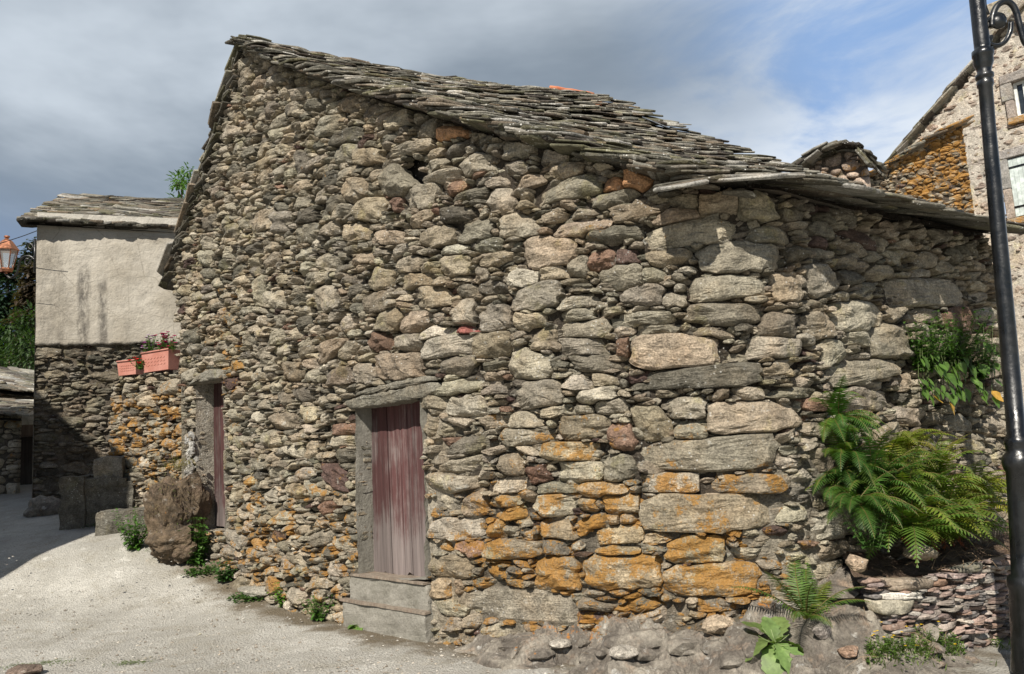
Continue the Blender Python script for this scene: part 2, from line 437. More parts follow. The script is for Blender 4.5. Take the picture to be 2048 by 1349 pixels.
def stone_geo(path, st, tl, rng, prot=(0.0, 0.05), lichf=None, tonef=None, back=.12, edge=1.0, rings=(1., 1., .97, .88, .72, .5, .25), rough=1.0, offf=None):
    """numpy geometry for stones with outlines tl (N,K)"""
    N, K = tl.shape; Rn = len(rings)
    A = np.array([x[:6] for x in st], float)
    th = np.arange(K) / K * 2 * np.pi
    tl = (tl + np.roll(tl, 1, 1) * .05 + np.roll(tl, -1, 1) * .05) / 1.10
    for h in range(2):        # knocked-off corners
        ph = (rng.integers(4, size=(N, 1)) + .5) * (math.pi / 2) + rng.normal(size=(N, 1)) * .30
        cc = np.where(np.array([x[7] for x in st])[:, None] > 0, 1.10, 1.06) + .35 * rng.random((N, 1))
        cs_ = np.cos(th[None] - ph); tl = np.where(cs_ > .3, np.minimum(tl, cc / np.maximum(cs_, .3)), tl)
    tl = tl * (1 + .016 * rough * rng.normal(size=tl.shape))
    for h in range(2, 6):
        tl = tl * (1 + .012 * rough / math.sqrt(h) * rng.normal(size=(N, 1)) * np.cos(h * th[None] + rng.random((N, 1)) * 6.28))
    f = np.array(rings)
    U = tl[:, None, :] * f[None, :, None] * np.cos(th) * A[:, 2][:, None, None]
    Vv = tl[:, None, :] * f[None, :, None] * np.sin(th) * A[:, 3][:, None, None]
    sz = np.sqrt(A[:, 2] * A[:, 3])
    P = (prot[0] + (prot[1] - prot[0]) * rng.random(N) ** 1.3 + .10 * np.clip(sz - .08, 0, .15))
    e = np.minimum(.026, .30 * np.minimum(A[:, 2], A[:, 3])) * edge * (.5 + .7 * rng.random(N))
    q = np.clip(140 * np.minimum(A[:, 2], A[:, 3]), 5, 18) * (.65 + .7 * rng.random(N))
    Hh = P[:, None, None] - e[:, None, None] * f[None, :, None] ** q[:, None, None]
    for k in range(3):        # chipped planes round the face
        ph = rng.random(N) * 6.2832; cx_, sx_ = np.cos(ph), np.sin(ph); ext = np.sqrt((A[:, 2] * cx_) ** 2 + (A[:, 3] * sx_) ** 2)
        c0 = ext * (.55 + .5 * rng.random(N)); slp = .2 + .8 * rng.random(N) ** 2
        Hh = Hh - slp[:, None, None] * np.maximum(0, cx_[:, None, None] * U + sx_[:, None, None] * Vv - c0[:, None, None])
    for k in range(4):
        sl_ = rng.normal(size=(N, 2)) * .40 * rough * np.minimum(1, .075 / sz)[:, None]; c0 = rng.random(N) * .4 * np.minimum(A[:, 2], A[:, 3])
        Hh = Hh - np.maximum(0, sl_[:, 0, None, None] * U + sl_[:, 1, None, None] * Vv * 1.6 - c0[:, None, None])
    for k in range(7):
        wl_ = (.28 * .62 ** k) * (.7 + .6 * rng.random(N)); phi = rng.random(N) * 6.28; dirn = rng.normal(size=N) * .8 + (math.pi / 2 if k % 2 else .6)
        amp = .045 * wl_ * rough * np.clip(wl_ / (.38 * A[:, 2]) - .4, 0, 1)
        Hh = Hh + amp[:, None, None] * np.sin((U * np.cos(dirn)[:, None, None] + Vv * np.sin(dirn)[:, None, None] * 1.7) / wl_[:, None, None] * 6.28 + phi[:, None, None])
    Hh[:, 0, :] = -back
    Hh[:, 1:, :] = np.maximum(Hh[:, 1:, :], -back + .01)
    Hh[:, 1:-1] += rng.normal(size=Hh[:, 1:-1].shape) * .0022 * rough
    if offf is not None: Hh = Hh + offf(A[:, 0], A[:, 1])[:, None, None]
    cs, sn = np.cos(A[:, 4])[:, None, None], np.sin(A[:, 4])[:, None, None]
    S = A[:, 0][:, None, None] + cs * U - sn * Vv; Z = A[:, 1][:, None, None] + sn * U + cs * Vv
    # centre vertex
    Sc, Zc, Hc = A[:, 0], A[:, 1], Hh[:, -1, :].mean(1)
    S = np.concatenate([S.reshape(N, -1), Sc[:, None]], 1); Z = np.concatenate([Z.reshape(N, -1), Zc[:, None]], 1); D = np.concatenate([Hh.reshape(N, -1), Hc[:, None]], 1)
    x, y = path.pos(S, D)
    V = np.stack([x, y, Z], -1).reshape(-1, 3)
    per = Rn * K + 1
    qd = []
    for r in range(Rn - 1):
        for k in range(K):
            k2 = (k + 1) % K; qd.append((r * K + k, r * K + k2, (r + 1) * K + k2, (r + 1) * K + k))
    tr = [((Rn - 1) * K + k, (Rn - 1) * K + (k + 1) % K, Rn * K) for k in range(K)]
    base = (np.arange(N) * per)[:, None, None]
    Q = (np.array(qd)[None] + base).reshape(-1, 4); T3 = (np.array(tr)[None] + base).reshape(-1, 3)
    tone = np.zeros((N, 3)); keys = ['g', 'b', 'x', 'l', 'd', 'r', 'k']
    pr = [.40, .16, .21, .04, .16, .012, .018]
    for i in range(N):
        k = st[i][6] or keys[rng.choice(len(keys), p=pr)]
        k = k[0]
        c = np.array(TONES[k]) * np.array((1.0, .975, .925)) * (1 + .15 * rng.normal()) * (1 + .014 * rng.normal(size=3))
        tone[i] = c if tonef is None else tonef(c, st[i])
    tone = np.clip(tone, .03, .7)
    li = np.array([(lichf(x[0], x[1]) if lichf else 0.0) for x in st]) + rng.normal(size=N) * .16
    for i in range(N):
        if st[i][6] == 'o': li[i] = max(li[i], .72 + .30 * rng.random())
        elif st[i][6] and len(st[i][6]) > 1: li[i] = max(li[i], .5)
    tone = np.repeat(tone, per, 0); li = np.repeat(np.clip(li, 0, 1.1), per)
    return V, Q, T3, tone, li

def backing(path, s0, s1, z0, z1, allowed, depthf, tonef, cell=.05):
    W, H = int((s1 - s0) / cell) + 1, int((z1 - z0) / cell) + 1
    sg, zg = np.linspace(s0, s1, W), np.linspace(z0, z1, H)
    S, Z = np.meshgrid(sg, zg)
    D = depthf(S, Z); x, y = path.pos(S, D)
    V = np.stack([x, y, Z], -1).reshape(-1, 3)
    ok = allowed(S, Z)
    i = np.arange(H - 1)[:, None] * W + np.arange(W - 1)[None]
    good = ok[:-1, :-1] & ok[1:, :-1] & ok[:-1, 1:] & ok[1:, 1:]
    Q = np.stack([i, i + 1, i + W + 1, i + W], -1)[good]
    return V, Q, tonef(S, Z).reshape(-1, 3)

def join(parts):
    Vs, Qs, Ts, tn, li = [], [], [], [], []; n = 0
    for V, Q, T, c, l in parts:
        Vs.append(V); Qs.append(Q + n); tn.append(c); li.append(l)
        if T is not None: Ts.append(T + n)
        n += len(V)
    fs = [np.concatenate(Qs).astype(np.int32)]
    if Ts: fs.append(np.concatenate(Ts).astype(np.int32))
    return np.concatenate(Vs), fs, np.concatenate(tn), np.concatenate(li)

def vnoise(S, Z, sc, seed=0.0):
    flat = [noise.noise(Vector((a * sc, b * sc, seed))) for a, b in zip(S.ravel(), Z.ravel())]
    return np.array(flat).reshape(S.shape)
def sm(x, a, b):
    t = np.clip((np.asarray(x, float) - a) / (b - a), 0, 1); return t * t * (3 - 2 * t)

def inpoly(S, Z, poly):
    r = np.zeros(S.shape, bool); n = len(poly)
    for i in range(n):
        (x1, y1), (x2, y2) = poly[i], poly[(i + 1) % n]
        c = ((y1 > Z) != (y2 > Z)) & (S < (x2 - x1) * (Z - y1) / (y2 - y1 + 1e-12) + x1); r ^= c
    return r
# ================================================================== STONE BARN
BP = Path([(-5.0, 11.75), (-4.2, 10.95), (-3.2, 9.87), (-2.1, 8.68), (-1.03, 7.55), (-.35, 6.95), (.35, 6.52), (1.05, 6.2), (1.6, 6.03), (1.98, 6.05), (2.3, 6.25), (3.0, 6.78), (4.0, 7.5), (4.95, 8.2), (5.1, 8.31)])
BTOP_S = [0, .19, 1.0, 1.8, 2.58, 4.0, 5.6, 7.11, 8.0, 8.5, 9.0, 9.4, 13.2]
BTOP_Z = [4.25, 4.47, 5.32, 6.15, 6.96, 6.0, 5.06, 4.23, 3.81, 3.57, 3.45, 3.42, 3.42]
def btop(s): return np.interp(s, BTOP_S, BTOP_Z)
def bleft(z): return .62 - .43 * np.clip((z - .8) / 3.6, 0, 1)          # battered far corner
def pxs(x, y): return BP.hit(x, y)
D1 = [pxs(712, 808), pxs(714, 985), pxs(718, 1160), pxs(853, 1160), pxs(850, 985), pxs(842, 798)]     # near door opening
D2 = [pxs(394, 768), pxs(392, 900), pxs(396, 1062), pxs(452, 1062), pxs(450, 900), pxs(446, 758)]     # far door opening
STEP = [pxs(700, 1160), pxs(690, 1262), pxs(858, 1262), pxs(855, 1160)]
HOLE = [pxs(795, 338), pxs(812, 312), pxs(838, 322), pxs(842, 355), pxs(828, 368)]
# stones traced from the photograph: crop id, long axis ends, thickness, tone key (second letter or o: carries lichen)
CROPS = {1: (340, 60, 3.012), 2: (1000, 180, 3.012), 3: (1000, 600, 3.012), 4: (840, 900, 3.012), 5: (340, 480, 3.012), 6: (840, 380, 3.3725), 7: (1500, 550, 2.998)}
TR = """2:0 365 230 330 105 g;222 410 395 395 95 g;285 505 490 475 95 b;190 640 605 545 130 g;600 570 735 560 80 t;500 470 800 455 58 r;755 530 905 530 100 t;530 660 805 640 100 g;665 755 985 690 110 b;905 785 1185 735 70 b;1200 695 1440 680 130 b;1445 700 1710 720 140 g;1010 670 1200 665 70 g;855 905 1500 820 140 x;300 850 670 800 100 b;500 890 885 840 90 d;140 985 455 960 185 b;0 815 240 815 130 g;525 1030 675 1020 140 r;400 1060 522 1060 130 g;690 1010 845 990 80 k;590 1150 860 1110 155 g;0 1130 210 1130 110 l;230 1115 400 1085 85 b;35 1280 360 1215 140 g;335 1290 640 1250 85 g;740 1235 975 1235 120 g;980 1260 1125 1260 85 g;890 1010 1130 1000 105 b;850 1120 1030 1110 80 g;1195 1030 1740 1000 170 g;1120 1215 1650 1170 140 g;1660 1190 1810 1190 180 b;1500 880 1790 880 100 g;1855 1140 2048 1140 170 g;1750 985 1870 985 80 d
3:1130 85 1580 80 125 g;1145 195 1410 200 60 b;770 320 1320 300 200 b;770 500 1570 445 125 d;1330 300 1850 290 125 g;690 285 780 280 110 r;300 285 690 280 100 g;160 235 335 235 130 b;330 180 650 165 100 g;280 110 565 80 70 g;650 120 1040 110 80 g;820 175 1050 165 65 g;410 380 740 385 105 d;40 400 300 395 180 g;30 570 375 565 170 g;360 500 550 490 85 g;555 480 705 480 70 b;445 590 700 560 90 l;560 650 760 630 95 g;250 675 455 660 70 g;50 730 225 725 100 g;320 775 650 760 150 bo;0 830 305 815 100 go;240 905 620 915 110 o;325 1040 610 1035 120 go;620 1010 810 1020 145 g;645 840 790 820 150 ro;800 745 1030 760 210 b;955 650 1240 655 140 g;1040 780 1250 780 140 g;1240 725 1850 690 180 b;805 945 1650 910 200 g;835 1100 1205 1110 130 lo;1200 1110 1720 1110 120 bo;840 1280 1650 1270 225 bo;1385 560 1610 560 78 g;1610 555 1890 560 62 g;1290 565 1385 565 75 b;1860 150 2020 150 145 g;1960 330 2090 330 165 g
4:700 335 940 325 130 lo;950 335 1055 335 90 o;1100 330 1310 320 125 o;1000 530 1350 495 115 o;1345 540 1565 525 58 o;1080 605 1325 605 58 o;1330 600 1480 595 48 go;725 480 915 480 125 o;735 580 900 590 105 go;920 470 1130 440 100 o;885 425 990 425 66 o;1120 425 1190 425 66 o;1195 420 1315 420 72 o;1000 740 1450 730 200 o;680 740 950 740 215 bo;925 780 1025 780 130 b;1485 600 1830 600 160 o;1460 790 2040 780 185 o;390 610 740 600 105 b;30 480 380 475 125 l;385 475 500 480 115 o;30 700 300 710 125 bo;40 830 178 830 105 b;182 840 260 840 95 b;40 945 270 960 85 g;440 390 640 360 80 go;410 320 590 310 90 bo;590 280 700 270 75 b;260 320 370 310 160 b;390 220 640 210 95 l;30 200 340 205 105 go;465 80 615 80 135 bo;630 160 760 140 105 r;980 245 1240 235 80 o;700 235 935 235 62 go
5:1240 770 1510 760 160 b;1180 620 1360 610 105 r;1365 630 1515 620 115 g;1510 660 1830 620 125 g;1840 480 2040 470 165 g;1830 640 2048 620 150 b;1505 570 1690 545 75 l;1700 540 1835 535 42 p;1440 355 1690 330 125 b;1675 430 1830 430 135 l;1380 500 1570 490 125 b;1225 490 1375 470 125 b;1320 260 1575 230 90 b;1190 235 1320 235 130 b;850 350 1005 345 145 g;1170 380 1305 370 130 b;860 130 1010 125 85 g;1340 150 1510 140 95 g;655 800 790 790 115 b;920 830 1080 810 105 g;1110 800 1230 810 120 g;1580 900 1865 870 80 g;1660 1010 1900 1010 125 l;1510 1130 1600 1130 130 b;1850 1110 2040 1080 75 bo;900 1140 1135 1140 60 r;900 1215 1120 1215 56 l;750 1060 880 1050 105 bo;590 1100 745 1090 105 b;640 970 720 970 95 g;722 940 850 930 85 d;550 360 690 360 105 g;480 310 565 310 170 g;670 1280 780 1280 85 l;785 1270 880 1250 100 b
1:1265 910 1490 890 185 g;1380 1010 1600 990 145 g;1045 970 1170 960 145 b;1100 1080 1280 1070 125 b;1285 1055 1375 1050 80 r;1745 830 1945 780 115 g;1505 910 1745 865 56 g;1480 600 1590 580 105 g;1592 610 1770 600 105 t;1835 640 2040 630 75 r;1265 760 1580 680 60 g;1100 770 1255 760 85 b;985 760 1100 720 100 g;955 670 1145 610 88 d;840 620 1040 540 100 g;740 1240 880 1210 115 g;1020 1220 1180 1210 105 b;1185 1250 1395 1250 80 b;1480 1260 1695 1230 115 b;1700 1210 1935 1210 125 g;1910 1030 2048 1030 150 g;1630 1120 1840 1100 90 d;1510 1070 1685 1060 76 g;1690 1010 1900 975 66 d;1610 960 1770 955 70 r;600 1170 710 1150 120 g;755 800 820 800 135 d;850 920 1000 880 75 d
6:500 240 810 250 165 b;340 370 540 370 105 d;110 400 295 400 56 l;130 510 315 510 125 b;325 580 455 580 105 g;385 640 580 670 85 d;205 670 380 680 75 d
7:815 100 1330 100 165 x;520 250 810 250 180 g;720 380 950 380 210 g;450 470 710 470 160 g;490 600 980 540 115 g;965 240 1160 240 85 b;1170 270 1385 260 150 r;550 750 890 750 125 l;310 290 515 280 145 g;355 60 540 50 105 g;840 250 960 230 75 g;590 380 720 380 80 g;900 650 1005 640 105 b;1060 1400 1300 1400 150 b"""
traced = []
for line in TR.split('\n'):
    cid, rest = line.split(':'); ox, oy, k = CROPS[int(cid)]
    for it in rest.split(';'):
        x1, y1, x2, y2, h, key = it.split()
        x1, x2 = float(x1) / k + ox, float(x2) / k + ox; y1, y2 = float(y1) / k + oy, float(y2) / k + oy; h = float(h) / k
        (s1, z1), (s2, z2) = pxs(x1, y1), pxs(x2, y2)
        xm, ym = (x1 + x2) / 2, (y1 + y2) / 2
        b = abs(pxs(xm, ym - h / 2)[1] - pxs(xm, ym + h / 2)[1]) / 2
        a = math.hypot(s2 - s1, z2 - z1) / 2
        ang = math.atan2(z2 - z1, s2 - s1)
        traced.append(((s1 + s2) / 2, (z1 + z2) / 2, a, b, ang, key))
LINT1 = [pxs(692, 800), pxs(700, 815), pxs(735, 812), pxs(860, 790), pxs(886, 772), pxs(870, 752), pxs(840, 752), pxs(790, 765), pxs(720, 780)]
LINT2 = [pxs(390, 768), pxs(392, 762), pxs(428, 738), pxs(448, 742), pxs(446, 758)]
CEM = [pxs(905, 1205), pxs(925, 1185), pxs(1010, 1175), pxs(1140, 1195), pxs(1140, 1250), pxs(1000, 1240), pxs(930, 1215)]
def ballow(S, Z):
    ok = (Z < btop(S) + .02) & (S > bleft(Z)) & (S < 12.95)
    for P in (D1, D2, STEP, HOLE, LINT1, LINT2, CEM): ok &= ~inpoly(S, Z, P)
    return ok
def blich(s, z):
    v = .60 * float(sm(z, 2.0, .9)) * float(sm(s, 7.5, 6.5)) + .30 * float(sm(z, 1.9, .7)) * float(sm(s, 6.5, 7.5)) + .58 * float(sm(s, 5.9, 7.6)) * float(sm(z, 1.85, 1.0)) * float(sm(s, 9.6, 8.8))
    v += .62 * math.exp(-((s - 2.0) / .55) ** 2 - ((z - 2.9) / 1.0) ** 2) + .25 * math.exp(-((s - 1.2) / .6) ** 2 - ((z - 3.1) / .7) ** 2)
    v += .25 * math.exp(-((s - 2.7) / .5) ** 2 - ((z - .8) / .5) ** 2)
    v *= float(sm(s, 10.2, 9.2))
    return v
classesB = [(.18, .30, .22, .40, 1500), (.14, .24, .20, .42, 6000), (.10, .16, .16, .45, 6000), (.06, .10, .16, .5, 5000), (.04, .07, .2, .7, 4200), (.028, .045, .25, .8, 3000)]
st = pack(BP, 0, 13.0, -.15, 7.0, ballow, classesB, traced, .0125, 6.0, RNG, .94)
print('barn stones', len(st), 'traced', sum(1 for x in st if x[7]))
tl = outlines(st, 32, 50, .006, .05)
g1 = stone_geo(BP, st, tl, RNG, (0.0, .04), blich)
# second, deeper layer of small filling stones seen through the gaps
def ballow2(S, Z):
    return ballow(S, Z)
st2 = pack(BP, 0, 13.0, -.15, 7.0, ballow2, [(.07, .13, .22, .45, 6000), (.04, .08, .3, .6, 8000)], (), .02, 7.0, RNG, 1.0)
tl2 = outlines(st2, 10, 20, .004, .03)
g2 = stone_geo(BP, st2, tl2, RNG, (-.055, -.022), blich, lambda c, s: c * .8, .16, .8, (1., 1., .9, .6))
def mortz(S, Z):     # where the joints were filled with cement: foot of the wall, rounded corner, door surround
    m = (.40 * sm(Z, 1.15, .8) + .45 * sm(Z, .40, .12)) * sm(S, 6.0, 7.2) * sm(S, 10.0, 9.0) + .62 * sm(S, 8.75, 9.15) * sm(S, 9.9, 9.5) * sm(Z, 2.0, 1.4)
    m += sm(S, 5.8, 5.95) * sm(S, 6.7, 6.2) * sm(Z, 2.2, 1.8) + sm(S, 4.75, 4.9) * sm(S, 5.2, 5.1) * sm(Z, 2.1, 1.9) * .8
    m += inpoly(S, Z, CEM) * 1.0
    return np.clip(m, 0, 1)
def bdepth(S, Z):
    m = mortz(S, Z)
    return -.085 + .06 * m + .03 * m * vnoise(S, Z, 5, 2.0) + .018 * vnoise(S, Z, 14, 5.0)
def btone(S, Z):
    m = mortz(S, Z)[..., None]
    return (1 - m) * np.array((.055, .046, .036)) + m * np.array((.30, .27, .215))  # earth brown backing, darkened further to deepen the shade in the gaps
def ballow3(S, Z):
    ok = (Z < btop(S) + .12) & (S > bleft(Z) - .02) & (S < 13.0)
    for P in (D1, D2, STEP, HOLE): ok &= ~inpoly(S, Z, P)
    return ok
V, Q, T = backing(BP, 0, 13.0, -.3, 7.1, ballow3, bdepth, btone, .035)
Sx = np.zeros(len(V)) + np.array([.45]) * sm(V[:, 2], 1.2, .3) * sm(V[:, 0], -.6, .6)
V, F, T, Lc = join([g1, g2, (V, Q, None, T, Sx)])
barn = thing('stone_barn', 'large rubble stone barn with slab roof, rounded corner and two red plank doors', 'barn', (-.2, 9.5, 0))
wall = mk('wall', V, F, M['stone'], barn, False, T, Lc)

# plain remaining walls (far side and back of the barn)
def pt(s, z, d=0.0):
    x, y = BP.pos(s, d); return Vector((float(x), float(y), z))
def quadgrid(P00, P10, P11, P01, nx, ny):
    V = [(Vector(P00).lerp(P10, i / nx)).lerp(Vector(P01).lerp(P11, i / nx), j / ny) for j in range(ny + 1) for i in range(nx + 1)]
    F = [(j * (nx + 1) + i, j * (nx + 1) + i + 1, (j + 1) * (nx + 1) + i + 1, (j + 1) * (nx + 1) + i) for j in range(ny) for i in range(nx)]
    return V, F
DEP = Vector((.8, .59, 0)).normalized() * 3.95
bl = pt(.35, 0, -.05); br_ = pt(12.98, 0, -.05); blb = bl + DEP
bw = MB()
V_, F_q = quadgrid(blb + Vector((0, 0, -.2)), bl + Vector((0, 0, -.2)), bl + Vector((0, 0, 4.4)), blb + Vector((0, 0, 4.4)), 30, 30); bw.add(V_, F_q, (.25, .23, .19))
apex_b = pt(2.58, 6.9, 0) + DEP
back_pts = [br_ + Vector((0, 0, -.2)), blb + Vector((0, 0, -.2)), blb + Vector((0, 0, 4.4)), apex_b, br_ + Vector((0, 0, 3.35))]
bw.add(back_pts, [(0, 1, 2, 3, 4)], (.25, .23, .19))
bw.build('back_wall', M['stone'], barn, False)

# ---- openings
def wall_dir(s):
    nx, ny = np.interp(s, BP.S, BP.NX), np.interp(s, BP.S, BP.NY); n = Vector((float(nx), float(ny), 0)); return n, Vector((-n.y, n.x, 0))
def concrete(name, c0, c1, sc=1.0):
    m, t = newmat(name)
    n = t.noise(3.5 * sc, 7, .65); n2 = t.noise(45 * sc, 5, .7)
    c = t.mix(t.ramp(n, .3, .7), c0, c1); c = t.scalec(c, t.ramp(n2, .25, .75, .75, 1.22, False))
    c = t.mix(t.math('MULTIPLY', t.ramp(t.noise(5, 7, .72), .50, .68), .62), c, (c0[0] * .4, c0[1] * .4, c0[2] * .36))
    h = t.math('ADD', t.noise(14 * sc, 8, .7), t.math('MULTIPLY', n2, .3))
    t.out(c, .92, t.bump(h, .02), .2); return m
M['concrete'] = concrete('cement_render', (.29, .275, .24), (.20, .19, .16))
def wood_mat(name, red, grey, bare):
    m, t = newmat(name); tn = t.attr('tone')
    g = t.noise(26, 6, .65, t.map((1, 1, .035)), .4); g2 = t.noise(70, 4, .6, t.map((1, 1, .02)), .2); blot = t.noise(3.2, 6, .65, t.map((1, 1, .45)))
    z = t.sepz()[2]
    k = t.math('ADD', t.math('ADD', t.math('MULTIPLY', blot, .9), t.math('MULTIPLY', g2, .62)), t.ramp(z, 1.6, .1, -.14, bare))
    c = t.mix(t.ramp(k, .62, .90), red, grey)
    c = t.scalec(c, t.ramp(g, .3, .7, .55, 1.25, False)); 
    mulc = t.node('ShaderNodeMix', data_type='RGBA', blend_type='MULTIPLY'); mulc.inputs[0].default_value = 1.0
    t.l.new(c, mulc.inputs[6]); t.l.new(tn, mulc.inputs[7])
    t.out(mulc.outputs[2], .8, t.bump(t.math('ADD', g, t.math('MULTIPLY', g2, .6)), .006), .25); return m
M['door'] = wood_mat('faded_red_paint', (.080, .036, .035), (.18, .15, .142), .34)
M['oldwood'] = wood_mat('bare_old_wood', (.17, .125, .10), (.24, .21, .175), .1)

def opening(poly, depth, jambmat, label_step):
    pass
def reveal(P, depth, jmat, name):
    """P: s,z polygon (left top, left mid, left bottom, right bottom, right mid, right top)"""
    mb = MB()
    n = len(P)
    for i in range(n):
        (s1, z1), (s2, z2) = P[i], P[(i + 1) % n]
        k = 8
        V = []
        for a in range(k + 1):
            s, z = s1 + (s2 - s1) * a / k, z1 + (z2 - z1) * a / k
            for b in range(6):
                d = .01 - (depth + .03) * b / 5
                w = pt(s, z, d); j = .012 * (0 if b > 4 else 1)
                V.append(w + Vector((random.uniform(-j, j), random.uniform(-j, j), random.uniform(-j, j))))
        F = [(a * 6 + b, (a + 1) * 6 + b, (a + 1) * 6 + b + 1, a * 6 + b + 1) for a in range(k) for b in range(5)]
        mb.add(V, F, (.30, .275, .23) )
    return mb.build(name, jmat, barn, True)
def plank_door(P, depth, nplank, gapb, label, mat=None):
    (sl_, zt), (sr, _), zb = P[0], P[5], P[2][1]
    s0 = min(P[0][0], P[2][0]) - .03; s1 = max(P[5][0], P[3][0]) + .03; zt = max(P[0][1], P[5][1]) + .03
    n, t_ = wall_dir((s0 + s1) / 2); o = pt((s0 + s1) / 2, 0, -depth); W = s1 - s0
    mb = MB(); x = -W / 2
    ws = [random.uniform(.8, 1.2) for _ in range(nplank)]; tot = sum(ws)
    rot = Matrix((( -t_.x * -1, n.x, 0), (-t_.y * -1, n.y, 0), (0, 0, 1)))
    for w in ws:
        w = w / tot * W
        lo = zb + gapb + random.uniform(0, .03); hi = zt
        c = o + t_ * (x + w / 2) * 1 + Vector((0, 0, (lo + hi) / 2)) + n * random.uniform(-.012, .012)
        V = []; F = []; hz = (hi - lo) / 2
        m_ = random.uniform(.7, 1.25)
        # plank with a ragged lower end
        nn = 6; fx = [(-w / 2 + .006) + (w - .012) * i / nn for i in range(nn + 1)]
        for yy in (.016, -.016):
            for i in range(nn + 1): V.append(c + t_ * fx[i] + n * yy + Vector((0, 0, -hz + (random.random() ** 3) * .05)))
            for i in range(nn + 1): V.append(c + t_ * fx[i] + n * yy + Vector((0, 0, hz)))
        q = nn + 1
        for i in range(nn):
            F.append((i, i + 1, q + i + 1, q + i)); F.append((2 * q + i + 1, 2 * q + i, 3 * q + i, 3 * q + i + 1)); F.append((i + 1, i, 2 * q + i, 2 * q + i + 1))
        F.append((0, q, 3 * q, 2 * q)); F.append((nn, 2 * q + nn, 3 * q + nn, q + nn))
        mb.add(V, F, (m_, m_, m_)); x += w
    d = mb.build('door', mat or M['door'], barn, False)
    if label: d['label'] = label
    # dark room behind
    return d
reveal(D1, .20, M['concrete'], 'door_jamb'); reveal(D2, .24, M['stone'], 'door_jamb')
plank_door(D1, .20, 4, .02, 'tall red plank door in the middle of the gable wall')
plank_door(D2, .24, 4, .02, 'narrow red plank door beside the mossy boulder')
# dark sheets paint in the unlit inside of the hole and behind the doors
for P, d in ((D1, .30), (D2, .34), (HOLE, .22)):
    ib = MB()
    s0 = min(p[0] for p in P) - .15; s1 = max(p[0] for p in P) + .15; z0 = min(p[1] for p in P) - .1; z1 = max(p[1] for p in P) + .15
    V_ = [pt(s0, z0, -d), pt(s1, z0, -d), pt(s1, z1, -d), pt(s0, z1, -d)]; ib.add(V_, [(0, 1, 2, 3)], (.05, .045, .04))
    ib.build('dark_sheet', M['stone'], barn, False)

def slab_from_poly(mb, poly, d0, d1, tone, lich=0.0, nsub=5, jit=.010, bulge=.02):
    """extruded slab whose front follows the wall, poly in (s,z)"""
    C = (sum(p[0] for p in poly) / len(poly), sum(p[1] for p in poly) / len(poly)); pts = []
    n = len(poly)
    for i in range(n):
        a, b = poly[i], poly[(i + 1) % n]
        k = max(1, int(math.hypot(a[0] - b[0], a[1] - b[1]) / .05))
        for q in range(k): pts.append((a[0] + (b[0] - a[0]) * q / k + random.uniform(-jit, jit), a[1] + (b[1] - a[1]) * q / k + random.uniform(-jit, jit)))
    m_ = len(pts); V = []; F = []
    for (f, d) in ((1.0, d0), (1.0, d1 - bulge), (.96, d1 - bulge * .3), (.8, d1), (.4, d1 + bulge * .2)):
        for (s, z) in pts: V.append(pt(C[0] + (s - C[0]) * f, C[1] + (z - C[1]) * f, d + random.uniform(-.006, .006) * (d > d0)))
    for r in range(4):
        for i in range(m_): j = (i + 1) % m_; F.append((r * m_ + j, r * m_ + i, (r + 1) * m_ + i, (r + 1) * m_ + j))
    V.append(pt(C[0], C[1], d1)); F += [(4 * m_ + (i + 1) % m_, 4 * m_ + i, 5 * m_) for i in range(m_)]
    mb.add(V, F, tone, lich)
mb = MB()
slab_from_poly(mb, [pxs(694, 806), pxs(704, 818), pxs(738, 815), pxs(855, 796), pxs(884, 778), pxs(872, 765), pxs(800, 780), pxs(712, 796)], -.26, .05, (.22, .205, .165), .12)
slab_from_poly(mb, [pxs(712, 793), pxs(800, 777), pxs(870, 762), pxs(862, 751), pxs(800, 763), pxs(722, 782)], -.2, .035, (.23, .215, .175), .12)
mb.build('lintel', M['stone'], barn, True)
mb = MB()
slab_from_poly(mb, [pxs(386, 772), pxs(400, 766), pxs(452, 756), pxs(450, 741), pxs(430, 738), pxs(400, 755)], -.28, .08, (.24, .225, .185), .35)
mb.build('lintel', M['stone'], barn, True)

# cement steps with worn board edges at the near door
mb = MB(); n5, t5 = wall_dir(5.45)
def rough_box(mb, c, sx, sy, sz, rot, tone, amp=.014, cut=14):
    """box with worn, uneven faces"""
    import bmesh
    bm = bmesh.new(); bmesh.ops.create_cube(bm, size=1.0); bmesh.ops.subdivide_edges(bm, edges=bm.edges[:], cuts=cut, use_grid_fill=True)
    V = []
    for v in bm.verts:
        p = Vector((v.co.x * sx, v.co.y * sy, v.co.z * sz)); e = sum(1 for a in v.co if abs(a) > .49)
        q = noise.noise_vector((p + Vector(c)) * 5) * amp + noise.noise_vector((p + Vector(c)) * 19) * amp * .45
        p = p * (1 - (.0, .0, .012, .03)[e] * random.uniform(.3, 1.4)) + q; V.append(Vector(c) + rot @ p)
    bm.verts.index_update(); mb.add(V, [tuple(x.index for x in f.verts) for f in bm.faces], tone); bm.free()
def sbox(mb, s0, s1, z0, z1, d0, d1, tone, bev=.012):
    c = (pt(s0, 0, (d0 + d1) / 2) + pt(s1, 0, (d0 + d1) / 2)) / 2; c.z = (z0 + z1) / 2
    n, t = wall_dir((s0 + s1) / 2); L = (pt(s1, 0, 0) - pt(s0, 0, 0)); L.z = 0; t = L.normalized(); n = Vector((t.y, -t.x, 0))
    rough_box(mb, c, L.length, abs(d1 - d0), z1 - z0, Matrix(((t.x, n.x, 0), (t.y, n.y, 0), (0, 0, 1))), tone, .016 if bev > .02 else .006)
s_l, s_r = STEP[0][0], STEP[3][0]
zs = pxs(780, 1160)[1]; zg_ = gz(-1.2, 7.6)
ztr = pxs(780, 1212)[1]
